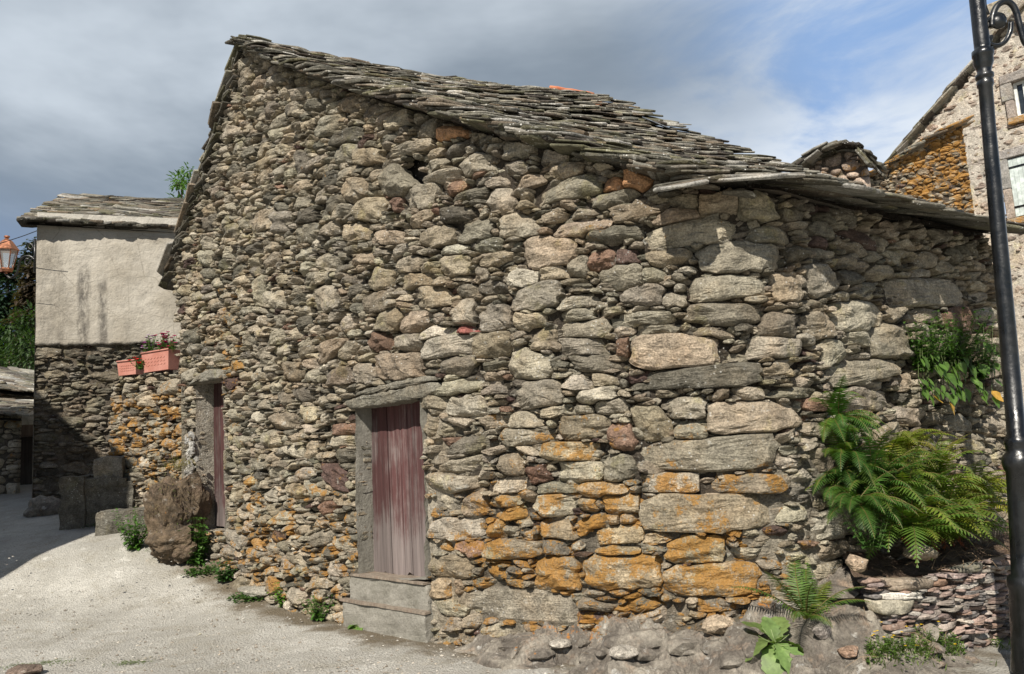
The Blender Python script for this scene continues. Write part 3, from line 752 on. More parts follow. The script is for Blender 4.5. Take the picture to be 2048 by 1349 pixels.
sbox(mb, s_l + .02, s_r + .0, -.05, zs - .005, -.30, .012, (1, 1, 1), .03)
sbox(mb, s_l - .06, s_r + .02, -.05, ztr - .01, -.1, .06, (1, 1, 1), .03)
stp = mb.build('door_step', M['concrete'], barn, False)
mb = MB()
sbox(mb, s_l + .05, s_r - .02, zs - .006, zs + .016, -.24, .03, (1.0, .95, .9), .006)
sbox(mb, s_l - .10, s_r + .03, ztr - .014, ztr + .008, .0, .075, (1.0, .95, .9), .006)
mb.build('step_board', M['oldwood'], barn, False)

# ---- slab roof
def slab(mb, c, ux, uy, un, w, l, th, tone, lich, rng=random):
    """irregular slab: ux across, uy down slope, un up"""
    n = 9; V = []; F = []
    base = [(-.5, -.5), (0, -.52), (.5, -.5), (.52, 0), (.5, .36), (.28, .5), (0, .54), (-.3, .5), (-.5, .34)]
    o = [(x * w * (1 + rng.uniform(-.13, .13)), y * l * (1 + rng.uniform(-.12, .12))) for x, y in base]
    tw = rng.uniform(-.02, .02)
    for f, h in ((.97, -th / 2), (1.0, -th * .12), (1.0, th * .2), (.95, th / 2)):
        for (x, y) in o: V.append(c + ux * x * f + uy * y * f + un * (h + tw * x / w + rng.uniform(-.25, .25) * th * .6))
    F.append(tuple(range(n - 1, -1, -1)))
    for r in range(3):
        for i in range(n): j = (i + 1) % n; F.append((r * n + i, r * n + j, (r + 1) * n + j, (r + 1) * n + i))
    F.append(tuple(range(3 * n, 4 * n)))
    mb.add(V, F, tone, lich)
SLT = [(.15, .14, .115), (.115, .11, .09), (.19, .18, .15), (.08, .075, .06), (.15, .125, .095), (.26, .25, .225), (.06, .052, .044), (.11, .105, .07)]
def TJ(a, b):
    f = random.uniform(a, b); return tuple(x * f for x in random.choice(SLT))
def slate_roof(mb, P, courses, v_len, wid=(.3, .6), lf=2.3, th=(.02, .045), lich=.0, over=.1, lift=.012, toneset=SLT, skipu=0.0, jitv=.03):
    """P(u,v): u 0 ridge..1 eave, v 0..1 along ridge. One run of slabs per course"""
    for k in range(courses + 1):
        u = skipu + (1 - skipu) * (k + .2) / courses
        u = min(u, 1.0)
        e = 1e-3
        vlen = v_len(u) if callable(v_len) else v_len
        v = -over / vlen * random.uniform(.3, 1.2) + random.uniform(-.2, .0) / vlen * 0
        while v < 1 + over / vlen * .3:
            w = random.uniform(*wid); vm = v + w / 2 / vlen
            p = P(u, vm); du = (P(min(u + .02, 1.02), vm) - P(u - .02, vm)); dv = (P(u, vm + .01) - P(u, vm - .01))
            uy = du.normalized(); ux = dv.normalized(); un = ux.cross(uy)
            if un.z < 0: un = -un
            step = (P(1, .5) - P(0, .5)).length / courses
            l = step * lf * random.uniform(.85, 1.25)
            tl_ = math.atan2(lift + .018, step) * random.uniform(.7, 1.4) * .6
            uy2 = (uy * math.cos(tl_) + un * math.sin(tl_)).normalized(); un2 = ux.cross(uy2); un2 = un2 if un2.z > 0 else -un2
            yaw = random.gauss(0, .09); ux3 = ux * math.cos(yaw) + uy2 * math.sin(yaw); uy3 = uy2 * math.cos(yaw) - ux * math.sin(yaw)
            c = p + uy * (-l * .35 + random.uniform(-jitv, jitv)) + un * (random.uniform(0, .02) + .01)
            tn = random.choice(toneset); f = random.uniform(.75, 1.55)
            slab(mb, c, ux3, uy3, un2, w * 1.08, l, random.uniform(*th), tuple(x * f for x in tn), max(0, lich + random.gauss(0, .12)))
            v += w / vlen * .96
NEX = Vector((.8, .59, 0)).normalized()
def frontR(u):
    s = 2.58 + (9.25 - 2.58) * u
    p = pt(s, float(btop(s)) + .07 + .05 * math.sin(math.pi * min(1, max(0, u))) , .09); return p
def backR(u):
    A = Vector((0.05, 12.25, 7.20)); B = Vector((5.05, 8.22, 3.55)); p = A.lerp(B, u); p.z += .29 * math.exp(-((u - .30) / .2) ** 2); return p
def backL(u):
    A = Vector((0.05, 12.25, 7.20)); B = blb + Vector((-.25, .25, 4.45)); return A.lerp(B, u)
def frontL(u):
    s = 2.58 + (.02 - 2.58) * u; return pt(s, float(btop(s)) + .06, -.03) + Vector((-.06, .01, 0)) * u
def PR(u, v):
    a, b = frontR(max(0, u)), backR(max(0, u)); p = a.lerp(b, v)
    if u > 1: p += (frontR(1) - frontR(.97)).normalized() * (u - 1)
    p.z -= .10 * math.sin(math.pi * min(1, max(0, v))) * .6
    return p
def PL(u, v): return frontL(u).lerp(backL(u), v)
mb = MB()
slate_roof(mb, PR, 50, lambda u: (backR(u) - frontR(u)).length, (.14, .40), 2.6, (.010, .034), .12, .12, .036, skipu=.05, jitv=.07)
# thick verge stack along the gable and big corner slabs
for k in range(170):
    u = random.uniform(0.0, .99); p = frontR(u); q = frontR(min(1, u + .01)); uy = (q - p).normalized(); s = 2.58 + (9.25 - 2.58) * u
    n, t = wall_dir(s); un = (-n).cross(uy); un = un if un.z > 0 else -un
    w = random.uniform(.3, .5); l = random.uniform(.25, .5)
    slab(mb, p - n * (w * .5 - random.uniform(.0, .13)) - un * random.uniform(-.02, .05), n, (uy + un * random.uniform(.02, .22)).normalized(), un, w, l * .8, random.uniform(.014, .032), TJ(.75, 1.1), .08)
for k in range(170):
    u = random.uniform(0.0, 1.0); p = frontL(u); q = frontL(min(1, u + .01)); uy = (q - p).normalized() if u < .99 else (p - frontL(.95)).normalized()
    s = 2.58 - 2.5 * u; n, t = wall_dir(max(.2, s)); un = (-n).cross(uy); un = un if un.z > 0 else -un
    w = random.uniform(.3, .5); l = random.uniform(.28, .5)
    slab(mb, p - n * (w * .5 - random.uniform(-.04, .09)) - un * random.uniform(-.03, .10), n, (uy + un * random.uniform(.2, .5)).normalized(), un, w, l * .75, random.uniform(.018, .04), TJ(.45, .75), .03)  # toned darker to paint in the shade on the slab undersides
slate_roof(mb, PL, 18, 3.9, (.28, .55), 2.4, (.025, .05), .05, .12, skipu=.12)
# long eave slabs over the side wall and at the corner
for layer in range(3):
    x = -.15
    while x < 1.0:
        w = random.uniform(.3, .6); Lx = 3.95
        s = 9.05 + (12.98 - 9.05) * min(1, x + w / 2 / Lx); n, t = wall_dir(s)
        c = pt(s, 3.475 + .035 * layer + random.uniform(-.01, .01) - .0 * s, .20 - .07 * layer + random.uniform(-.05, .06))
        slope = .33; uy = (n - Vector((0, 0, slope))).normalized(); ux = t; un = ux.cross(uy); un = un if un.z > 0 else -un
        slab(mb, c, ux, uy, un, w * 1.05, random.uniform(.5, .62), random.uniform(.018, .035), TJ(.85, 1.15), .1)
        x += w / Lx
for (x1, y1, x2, y2, dd, th) in ((1300, 350, 1480, 352, .20, .035), (1350, 366, 1470, 370, .16, .03), (1420, 378, 1540, 388, .2, .03)):
    (sa, za), (sb, zb) = BP.hit(x1, y1, dd - .1), BP.hit(x2, y2, dd - .1); s = (sa + sb) / 2; n, t = wall_dir(s); ux = (pt(sb, zb) - pt(sa, za)).normalized(); w = (pt(sb, zb) - pt(sa, za)).length
    uy = (n - Vector((0, 0, .12))).normalized(); un = ux.cross(uy); un = un if un.z > 0 else -un
    slab(mb, pt(s, (za + zb) / 2, dd - .3), ux, uy, un, w * .55, .5, th * .8, (.16, .15, .125), .2)
# ridge slabs
for i in range(9):
    a = frontR(0).lerp(Vector((0.05, 12.25, 7.20)), i / 9 + .05); n, t = wall_dir(2.6)
    slab(mb, a + Vector((0, 0, -.05 + random.uniform(0, .03))), NEX, Vector((.75, -.62, -.2)).normalized(), Vector((.1, -.1, 1)).normalized(), .5, .42, .04, random.choice(SLT), .05)
roof = mb.build('roof', M['slate'], barn, False)
def onroof(px, py):
    best = None
    for iu in range(101):
        for iv in range(41):
            p = PR(iu / 100, iv / 40); q = p - Vector((0, 0, CAMZ)); k = q.dot(F_)
            e = abs(CX + FPX * q.dot(R_) / k - px) + abs(CY - FPX * q.dot(U_) / k - py)
            if best is None or e < best[0]: best = (e, p)
    return best[1]
mb = MB(); ra_, rb_ = onroof(1298, 256), onroof(1345, 276); ux = (rb_ - ra_).normalized(); un = Vector((0, 0, 1)); uy = un.cross(ux).normalized(); un = ux.cross(uy)
mb.box((ra_ + rb_) / 2 + Vector((0, 0, .10)), (rb_ - ra_).length * 1.1, .22, .012, Matrix(((ux.x, uy.x, un.x), (ux.y, uy.y, un.y), (ux.z, uy.z, un.z))), (.10, .115, .14), .003); mb.build('roof_patch', M['thin'], barn, False)
# under-roof sheet closing the gaps between slabs
mb = MB(); nu, nv = 30, 8
for PP in (PR, PL):
    V_ = []; 
    for i in range(nu + 1):
        for j in range(nv + 1):
            p = PP(i / nu, .03 + .95 * j / nv); V_.append(p - Vector((0, 0, .07)))
    mb.add(V_, [(i * (nv + 1) + j, i * (nv + 1) + j + 1, (i + 1) * (nv + 1) + j + 1, (i + 1) * (nv + 1) + j) for i in range(nu) for j in range(nv)], (.10, .085, .07))
mb.build('roof_deck', M['slate'], barn, False)
# ================================================================== GROUND, ROCK, PLANTER
def nearS(x, y):
    i = int(np.argmin((BP.X - x) ** 2 + (BP.Y - y) ** 2))
    d = (x - BP.X[i]) * BP.NX[i] + (y - BP.Y[i]) * BP.NY[i]
    return float(BP.S[i]), float(d)
def fbm(x, y, sc, seed=0.0, oct=5):
    return noise.fractal(Vector((x * sc, y * sc, seed)), .9, 2.1, oct)
def bankh(s, d):
    h0 = np.interp(s, [6.3, 7.0, 7.8, 8.6, 9.1, 9.6, 10.2], [0, .12, .20, .26, .38, .52, .60])
    w = np.interp(s, [6.2, 7, 8, 9, 9.6, 10.2], [.3, .55, .80, 1.0, .95, .72])
    return float(h0 * (1 - sm(d / w, -.1, 1.0)))
def rockz(s, d):
    x, y = BP.pos(s, d); x, y = float(x), float(y)
    h = bankh(s, d); k = min(1, h / .10)
    r = noise.ridged_multi_fractal(Vector((x * 1.7, y * 1.7, 3.0)), .9, 2.1, 6, 1.0, 2.0)
    z = gz(x, y) + h + k * (.15 * (r - 1.1) + .10 * fbm(x, y, 4.0, 1.0, 6)) + .03 * fbm(x, y, 11, 2.0, 6) * k - .03 * (1 - k)
    return x, y, z
def surf(px, py):
    """first point of ground or rock met by the pixel's ray"""
    d = ray(px, py); d = d / d.y; Y = 3.0
    while Y < 20:
        p = Vector((0, 0, CAMZ)) + d * Y; s, dd = nearS(p.x, p.y); z = gz(p.x, p.y)
        if 6.3 < s < 10.3 and dd > -.05: z = max(z, rockz(s, max(0, dd))[2])
        if p.z <= z: return Vector((p.x, p.y, z))
        Y += .02
    return p

# ---- ground sheet
def ground_mat():
    m, t = newmat('pale_gravel'); d = t.attr('lich', 2)
    n = t.noise(.55, 6, .6); n2 = t.noise(2.6, 7, .65); n3 = t.noise(42, 5, .7); v = t.voro(58)
    c = t.mix(t.ramp(n, .35, .65), (.42, .405, .366), (.305, .292, .26))
    c = t.mix(t.math('MULTIPLY', t.ramp(n2, .48, .66), .55), c, (.27, .25, .205))
    c = t.mix(t.math('MULTIPLY', t.ramp(t.noise(.9, 6, .68, t.map((1, .45, 1), (3, 8, 1), (0, 0, .6))), .50, .66), .45), c, (.25, .235, .20))
    c = t.mix(t.math('MULTIPLY', t.ramp(t.noise(3.7, 7, .7, t.map((1, 1, 1), (9, 2, 1))), .56, .70), .5), c, (.60, .585, .54))
    c = t.scalec(c, t.math('MULTIPLY', t.ramp(n3, .28, .72, .70, 1.25, False), t.ramp(v, .0, .5, .86, 1.12, False)))
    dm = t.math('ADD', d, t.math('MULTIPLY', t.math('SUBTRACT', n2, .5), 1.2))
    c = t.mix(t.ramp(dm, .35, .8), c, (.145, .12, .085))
    h = t.math('ADD', t.math('MULTIPLY', n3, .6), t.math('ADD', t.math('MULTIPLY', v, .5), t.noise(9, 6, .7)))
    t.out(c, .95, t.bump(h, .022), .15); return m
M['ground'] = ground_mat()
def axis(a, b, step, far):
    x = list(np.arange(a, b + 1e-6, step)); l = []; q = step; p = a
    while p > -far: q *= 1.35; p -= q; l.insert(0, p)
    r = []; q = step; p = b
    while p < far: q *= 1.35; p += q; r.append(p)
    return np.array(l + x + r)
gx, gy = axis(-9, 5, .055, 600), axis(3.6, 14, .055, 900)
GV = []; GL = []
for y in gy:
    for x in gx:
        near = -9.1 < x < 5.1 and 3.5 < y < 14.1
        z = gz(x, y); dirt = 0.0
        if near:
            s, d = nearS(x, y)
            z += .012 * fbm(x, y, 1.3, 7.0, 3) + .006 * fbm(x, y, 7, 9.0, 3)
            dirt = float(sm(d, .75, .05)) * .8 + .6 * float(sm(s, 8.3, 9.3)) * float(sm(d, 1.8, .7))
        GV.append((x, y, z)); GL.append(dirt)
nx_ = len(gx); i = np.arange(len(gy) - 1)[:, None] * nx_ + np.arange(nx_ - 1)[None]
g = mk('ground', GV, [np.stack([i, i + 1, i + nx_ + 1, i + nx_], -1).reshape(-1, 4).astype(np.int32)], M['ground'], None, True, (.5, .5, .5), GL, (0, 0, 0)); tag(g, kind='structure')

# pebbles on the road
mb = MB(); rr = random.Random(5)
def pebble(mb, c, r, tone, rr, flat=.6):
    V = []; n = 6; a0 = rr.random() * 6
    for k in range(n): V.append(c + Vector((math.cos(a0 + k / n * 6.283) * r * rr.uniform(.75, 1.2), math.sin(a0 + k / n * 6.283) * r * rr.uniform(.75, 1.2), rr.uniform(-.1, .2) * r)))
    V.append(c + Vector((rr.uniform(-.2, .2) * r, rr.uniform(-.2, .2) * r, r * flat)))
    mb.add(V, [(k, (k + 1) % n, n) for k in range(n)], tone)
for q in range(8000):
    px, py = rr.uniform(-60, 1800), rr.uniform(1040, 1349) if rr.random() < .4 else rr.uniform(1180, 1360)
    p = onground(px, py); s, d = nearS(p.x, p.y)
    if d < .02: continue
    r = .004 + .016 * rr.random() ** 4; f = rr.uniform(.7, 1.15)
    pebble(mb, p, r, (.37 * f, .35 * f, .31 * f) if rr.random() < .6 else (.25 * f, .22 * f, .18 * f), rr)
M['pebble'] = stone_mat('pebble_stone', lich_lo=2, white=.2, bumpd=.003)
tag(mb.build('gravel', M['pebble'], None, False, (0, 0, 0)), kind='stuff')

# ---- rock outcrop at the rounded corner
def rock_mat(name, c0, c1, c2, sc=1.0, white=.6):
    m, t = newmat(name)
    n = t.noise(3.2 * sc, 8, .68, None, .4); n2 = t.noise(13 * sc, 8, .7); n3 = t.noise(60, 4, .65)
    c = t.mix(t.ramp(n, .35, .62), c0, c1); c = t.mix(t.ramp(t.noise(5 * sc, 7, .7, t.map((1, 1, 1), (5, 2, 9))), .52, .68), c, c2)
    c = t.mix(t.math('MULTIPLY', t.ramp(t.noise(8 * sc, 8, .72, t.map((1, 1, 1), (1, 8, 3))), .58, .66), white), c, (.60, .585, .54))
    c = t.scalec(c, t.math('MULTIPLY', t.ramp(n2, .28, .72, .55, 1.35, False), t.ramp(n3, .3, .7, .75, 1.25, False)))
    lv = t.attr('lich', 2); lb = t.noise(16, 8, .72)
    c = t.mix(t.math('MULTIPLY', t.ramp(t.math('ADD', lb, t.math('MULTIPLY', lv, .35)), .70, .77), .85), c, (.47, .19, .03))
    h = t.math('ADD', t.noise(11 * sc, 10, .72, None, .5), t.math('MULTIPLY', n3, .25))
    t.out(c, .93, t.bump(h, .05), .2); return m
M['rock'] = rock_mat('weathered_bedrock', (.36, .325, .27), (.16, .14, .118), (.32, .245, .185))
# rubble lumps lying on the outcrop
def rock_geo(mb, c, sx, sy, sz, tone, seed=0, rot=0.0, lich=0.0, sub=3, rough=.28):
    import bmesh
    bm = bmesh.new(); bmesh.ops.create_icosphere(bm, subdivisions=sub, radius=1.0)
    V = []; cr, sr = math.cos(rot), math.sin(rot)
    planes = [(Vector((random.gauss(0, 1), random.gauss(0, 1), random.gauss(0, 1))).normalized(), random.uniform(.62, .92)) for _ in range(9)]
    for v in bm.verts:
        p = v.co.copy()
        for n, k in planes:
            e = p.dot(n)
            if e > k: p -= n * (e - k) * .92
        f = 1 + rough * .5 * noise.fractal(v.co * 1.6 + Vector((seed * 7.1, seed, 0)), 1, 2, 4)
        x, y, z = p.x * sx * f, p.y * sy * f, p.z * sz * f
        V.append(Vector(c) + Vector((x * cr - y * sr, x * sr + y * cr, z)))
    bm.verts.index_update()
    mb.add(V, [tuple(q.index for q in f.verts) for f in bm.faces], tone, lich); bm.free()
sg, dg = np.arange(6.35, 10.32, .02), np.arange(-.06, 1.3, .02)
V_ = []; L_ = []
for d in dg:
    for s in sg:
        x, y, z = rockz(s, d); V_.append((x, y, z)); L_.append(.5 * float(sm(d, .2, .0)) * float(sm(s, 6.6, 7)) * float(sm(s, 9.6, 9)))
W = len(sg); i = np.arange(len(dg) - 1)[:, None] * W + np.arange(W - 1)[None]
# the outcrop breaks up into half sunk lumps
lmp = MB(); i_q = np.stack([i, i + 1, i + W + 1, i + W], -1).reshape(-1, 4)
lmp.V = list(V_); lmp.F = [tuple(int(a) for a in q) for q in i_q]; lmp.T = [(.3, .3, .3)] * len(V_); lmp.L = list(L_)
import bmesh
rs_ = random.getstate(); random.seed(21)
for q in range(80):
    s = random.uniform(6.9, 10.2); d = random.uniform(.05, 1.0) * float(np.interp(s, [6.9, 8, 9.2, 10.2], [.45, .8, 1.0, .7])); x, y, z = rockz(s, d); w = random.uniform(.03, .19) * (1.3 - .6 * d)
    rock_geo(lmp, (x, y, z - w * .22), w * 1.2, w * random.uniform(.5, .9), w * random.uniform(.3, .6), (.3, .3, .3), random.random() * 9, random.uniform(0, 3), .2 if d < .25 else 0, 2)
random.setstate(rs_)
oc = lmp.build('bedrock_outcrop', M['rock'], None, False)
tag(oc, 'low hump of grey bedrock under the rounded barn corner', 'rock')

def loose_stone(px, py, w, h, label, tone, Y=None, name='loose_stone', group=None, mat='stone', rot=0.0, lich=0.0, depth=.8, sub=3):
    p = surf(px, py) if Y is None else at(px, py, Y)
    k = p.y / FPX
    mb = MB(); rock_geo(mb, p + Vector((0, 0, h * k * .38)), w * k / 2, w * k / 2 * depth, h * k / 2, tone, random.random() * 9, rot, lich, sub)
    o = mb.build(name, M[mat], None, sub > 3, tuple(p)); tag(o, label, 'stone', group); return o
loose_stone(580, 1222, 26, 24, 'small cream stone beside the bright green weed at the barn foot', (.62, .56, .45))
loose_stone(652, 1238, 22, 18, 'small cream pebble under the weed nearest the near door steps', (.60, .54, .44))
loose_stone(1648, 1275, 66, 34, 'slanting grey slate slab beside the big leaved rosette', (.34, .30, .27), rot=.6, depth=.35)
loose_stone(1452, 1232, 86, 36, 'dark purple slab embedded in the bedrock hump', (.16, .11, .12), rot=-.3, depth=.5, lich=.3)
loose_stone(1440, 1272, 70, 44, 'tan broken stone on the bedrock hump beside the big rosette', (.50, .40, .29), rot=.2)
loose_stone(1250, 1318, 60, 26, 'flat pale stone at the front edge of the bedrock hump', (.46, .42, .36))
loose_stone(1120, 1308, 50, 18, 'low pale stone where bedrock meets the gravel', (.45, .41, .35), rot=.4)
loose_stone(48, 1352, 66, 24, 'brown stone lying alone on the open gravel', (.20, .15, .12), rot=.1)
loose_stone(1700, 1318, 46, 24, 'reddish stone in the grass before the slate planter', (.36, .24, .17))
loose_stone(510, 1192, 110, 24, 'long flat grey stone at the foot of the barn wall', (.33, .31, .26), rot=-.75, depth=.4)
loose_stone(625, 1222, 60, 56, 'squat brown boulder set against the barn wall base', (.22, .19, .155), rot=.5, depth=.6)

# ---- slate planter wall, soil
PW = Path([(2.25, 5.66), (2.7, 5.83), (3.4, 6.22), (4.0, 6.6), (5.2, 7.35)])
def pwx(x, y): return PW.hit(x, y)
PT_L, PB_L = pwx(1702, 1150), pwx(1792, 1310)
def pwtop(s): return np.interp(s, [0, PT_L[0], pwx(1860, 1150)[0], pwx(1960, 1128)[0], 4], [.60, .60, pwx(1860, 1158)[1], pwx(1960, 1130)[1], .55])
def pallow(S, Z):
    left = PT_L[0] + (PB_L[0] - PT_L[0]) * np.clip((PT_L[1] - Z) / (PT_L[1] - PB_L[1]), 0, 1) ** .8
    return (Z < pwtop(S)) & (S > left) & (S < PW.L - .02)
tp = []
for x1, y1, x2, y2, h, key in ((1748, 1217, 1832, 1213, 30, 'l'), (1772, 1172, 1868, 1167, 22, 'b'), (1770, 1195, 1870, 1190, 13, 'w'), (1720, 1185, 1768, 1180, 12, 'b'), (1870, 1170, 1915, 1166, 12, 'r'), (1925, 1142, 1985, 1132, 14, 'd')):
    (s1, z1), (s2, z2) = pwx(x1, y1), pwx(x2, y2); b = abs(pwx((x1 + x2) / 2, y1 - h / 2)[1] - pwx((x1 + x2) / 2, y1 + h / 2)[1]) / 2
    tp.append(((s1 + s2) / 2, (z1 + z2) / 2, math.hypot(s2 - s1, z2 - z1) / 2, b, math.atan2(z2 - z1, s2 - s1), key))
stp_ = pack(PW, 0, PW.L, -.12, .65, pallow, [(.10, .20, .08, .13, 5000), (.06, .12, .10, .2, 6000), (.03, .06, .16, .3, 5000)], tp, .006, 1.8, RNG, 1.0)
tlp = outlines(stp_, 24, 44, .002, .005)
gp = stone_geo(PW, stp_, tlp, RNG, (-.03, .03), None, lambda c, s: c if s[7] == 1 else np.array(random.choice([(.30, .26, .23), (.23, .18, .165), (.33, .25, .215), (.18, .165, .155), (.36, .33, .29), (.28, .20, .16)])) * random.uniform(.85, 1.15), .12, .5, (1., 1., .95, .8, .4), .5)
V, Q, T = backing(PW, 0, PW.L, -.2, .6, pallow, lambda S, Z: -.06 + 0 * S, lambda S, Z: np.zeros(S.shape + (3,)) + np.array((.07, .055, .045)), .03)
V, F, T, Lc = join([gp, (V, Q, None, T, np.zeros(len(V)))])
pw = mk('slate_planter_wall', V, F, M['thin'], None, True, T, Lc); tag(pw, 'low dry wall of thin slate courses holding the fern bed', 'retaining wall')
def soil_mat():
    m, t = newmat('dry_brown_soil'); n = t.noise(8, 7, .7); n2 = t.noise(60, 5, .7)
    c = t.mix(t.ramp(n, .35, .65), (.085, .055, .04), (.20, .145, .105)); c = t.scalec(c, t.ramp(n2, .25, .75, .5, 1.6, False))
    t.out(c, .96, t.bump(t.math('ADD', n2, n), .03), .15); return m
M['soil'] = soil_mat()
V_ = []; nu, nv = 60, 24
for i in range(nu + 1):
    s = 9.75 + (12.9 - 9.75) * i / nu; xb, yb = BP.pos(s, -.05); ps = PT_L[0] - .06 + (PW.L - PT_L[0]) * i / nu; xf, yf = PW.pos(ps, -.04)
    for j in range(nv + 1):
        k = j / nv; x, y = xb + (xf - xb) * k, yb + (yf - yb) * k
        z = float(pwtop(ps)) - .05 + .16 * (1 - k) ** 1.5 + .035 * fbm(x, y, 5, 4.0)
        V_.append((x, y, z))
so_ = mk('soil_bed', V_, [(i * (nv + 1) + j, i * (nv + 1) + j + 1, (i + 1) * (nv + 1) + j + 1, (i + 1) * (nv + 1) + j) for i in range(nu) for j in range(nv)], M['soil'], None, True, (.1, .1, .1), 0.0); tag(so_, kind='structure')
def wallstone(px, py, off, w, h, label, tone, **kw):
    s, z = BP.hit(px, py, off); x, y = BP.pos(s, off); k = float(y) / FPX; mb = MB()
    rock_geo(mb, (float(x), float(y), z), w * k / 2, w * k / 2 * .7, h * k / 2, tone, random.random() * 9, kw.get('rot', .6), kw.get('lich', 0))
    o = mb.build('boulder', M['rock' if kw.get('rock') else 'stone'], None, True); tag(o, label, 'stone'); return o
wallstone(1955, 1045, .22, 130, 110, 'pale boulder under the fern fronds behind the slate wall', (.42, .38, .32), rock=True)
wallstone(1840, 1105, .45, 90, 36, 'flat lichened stone lying in the fern bed soil', (.42, .35, .26), lich=.3)
s_, z_ = PW.hit(1714, 1128); mb = MB(); x, y = PW.pos(s_, -.05); rock_geo(mb, (float(x), float(y), z_), .075, .06, .065, (.46, .35, .25), 3.3); tag(mb.build('corner_stone', M['stone'], None, False), 'blocky rust tinted stone capping the end of the slate planter wall', 'stone')

# ================================================================== PLANTS
def leaf_mat(name, trans=.35, rough=.5):
    m, t = newmat(name); tn = t.attr('tone'); n = t.noise(30, 4, .6); n2 = t.noise(4, 3)
    c = t.scalec(tn, t.math('MULTIPLY', t.ramp(n, .3, .7, .75, 1.25, False), t.ramp(n2, .3, .7, .8, 1.2, False)))
    c2 = t.node('ShaderNodeMix', data_type='RGBA', blend_type='MULTIPLY'); c2.inputs[0].default_value = 1; t.l.new(c, c2.inputs[6]); c2.inputs[7].default_value = (1.3, 1.5, .5, 1)
    t.out(c, rough, None, .35, trans=(c2.outputs[2], trans)); return m
M['leaf'] = leaf_mat('plant_leaf')
def petal_mat():
    m, t = newmat('flower_petal'); tn = t.attr('tone'); t.out(tn, .6, None, .2, trans=(tn, .3)); return m
M['petal'] = petal_mat()
def stem_mat():
    m, t = newmat('plant_stem'); tn = t.attr('tone'); t.out(t.scalec(tn, t.ramp(t.noise(40, 3), .3, .7, .8, 1.2)), .7, None, .2); return m
M['stem'] = stem_mat()

def frame(d, up=Vector((0, 0, 1))):
    d = d.normalized(); s = d.cross(up)
    if s.length < 1e-3: s = Vector((1, 0, 0))
    s.normalize(); return d, s, s.cross(d)
PROF = {'ovate': [(0, .05), (.15, .7), (.35, 1), (.6, .78), (.85, .3), (1, .0)], 'lance': [(0, .15), (.25, 1), (.6, .7), (1, 0)], 'round': [(0, .1), (.2, .8), (.5, 1), (.8, .8), (1, .1)],
        'lobed': [(0, .10), (.12, .22), (.2, .55), (.27, .5), (.36, .95), (.44, .78), (.54, 1.08), (.63, .84), (.72, .92), (.8, .6), (.88, .55), (.95, .28), (1, .04)]}
def leaf(mb, base, d, L, W, tone, prof='ovate', droop=.3, fold=.25, up=Vector((0, 0, 1)), wave=0.0, rr=random):
    d, s, u = frame(d, up); P = PROF[prof]; V = []; F = []
    c = Vector(base); prev = 0; dd = d.copy()
    for q, (t, w) in enumerate(P):
        c = c + dd * (t - prev) * L; prev = t
        dd = (dd - Vector((0, 0, 1)) * droop * .22).normalized()
        h = u * (fold * w * W * .5); wv = [rr.uniform(-1, 1) * wave * W for _ in (0, 1)]
        V += [c + s * w * W * .5 + h + u * wv[0], c, c - s * w * W * .5 + h + u * wv[1]]
    n = len(P)
    for q in range(n - 1):
        a = q * 3; F += [(a, a + 3, a + 4, a + 1), (a + 1, a + 4, a + 5, a + 2)]
    mb.add(V, F, tone)
def vary(c, a=.2): f = random.uniform(1 - a, 1 + a); g = random.uniform(.93, 1.07); return (c[0] * f * g, c[1] * f, c[2] * f)

def frond(mb, base, az, el, L, W, tone, droop=1.0, npin=22, twist=0.0, stalk=.16, stem=(.16, .12, .04)):
    d = Vector((math.cos(az) * math.cos(el), math.sin(az) * math.cos(el), math.sin(el)))
    side = Vector((-math.sin(az), math.cos(az), 0)); p = Vector(base); n = npin + 4; pts = []; dirs = []
    for i in range(n + 1):
        pts.append(p.copy()); dirs.append(d.copy()); p = p + d * L / n
        d = (d + Vector((0, 0, -1)) * droop * (1.6 / n) * (i / n + .25) + side * twist / n).normalized()
    mb.tube(pts, [.0035 * (1 - .75 * i / n) + .0008 for i in range(n + 1)], 4, stem, False)
    f0 = random.uniform(.85, 1.15)
    for i in range(int(n * stalk), n + 1):
        t = (i / n - stalk) / (1 - stalk); w = W * (math.sin(math.pi * (t * .86 + .14) ** .62)) ** .85 * .5 if t < 1 else W * .03
        dd = dirs[i]; sd = dd.cross(Vector((0, 0, 1)))
        sd = sd.normalized() if sd.length > .05 else side; u = sd.cross(dd)
        step = L / n
        for sg_ in (1, -1):
            for half in (0, .5):
                b = pts[i] + dd * step * half + sd * sg_ * .001
                ax = (sd * sg_ * .93 + dd * (.36 + .25 * t) + Vector((0, 0, -.10 - .1 * random.random())) + u * random.uniform(-.1, .1)).normalized(); pl = w * random.uniform(.88, 1.08)
                if half: continue
                if half: pl *= .97
                q = dd * step * .37; V = []; F = []
                K = 4
                for k in range(K + 1):
                    tt = k / K; c = b + ax * pl * tt + Vector((0, 0, -1)) * pl * .12 * tt * tt
                    ww = (1 - tt ** 1.6) * (1.0 if k % 2 == 0 else .82) + .04
                    V += [c + q * ww, c - q * ww]
                for k in range(K): F.append((2 * k, 2 * k + 1, 2 * k + 3, 2 * k + 2))
                mb.add(V, F, vary((tone[0] * f0, tone[1] * f0, tone[2] * f0), .15))
def fern(loc, label, specs, tone, group=None, npin=20, stalk=.16):
    t = thing('fern', label, 'fern', loc, group)
    for (az, el, L, W, dr) in specs:
        mb = MB(); tn = tone if random.random() < .75 else (tone[0] * 1.5, tone[1] * 1.15, tone[2] * .9)
        frond(mb, Vector(loc) + Vector((random.uniform(-.02, .02), random.uniform(-.02, .02), 0)), az, el, L, W, tn, dr, npin, random.uniform(-.4, .4), stalk)
        mb.build('frond', M['leaf'], t, False)
    return t
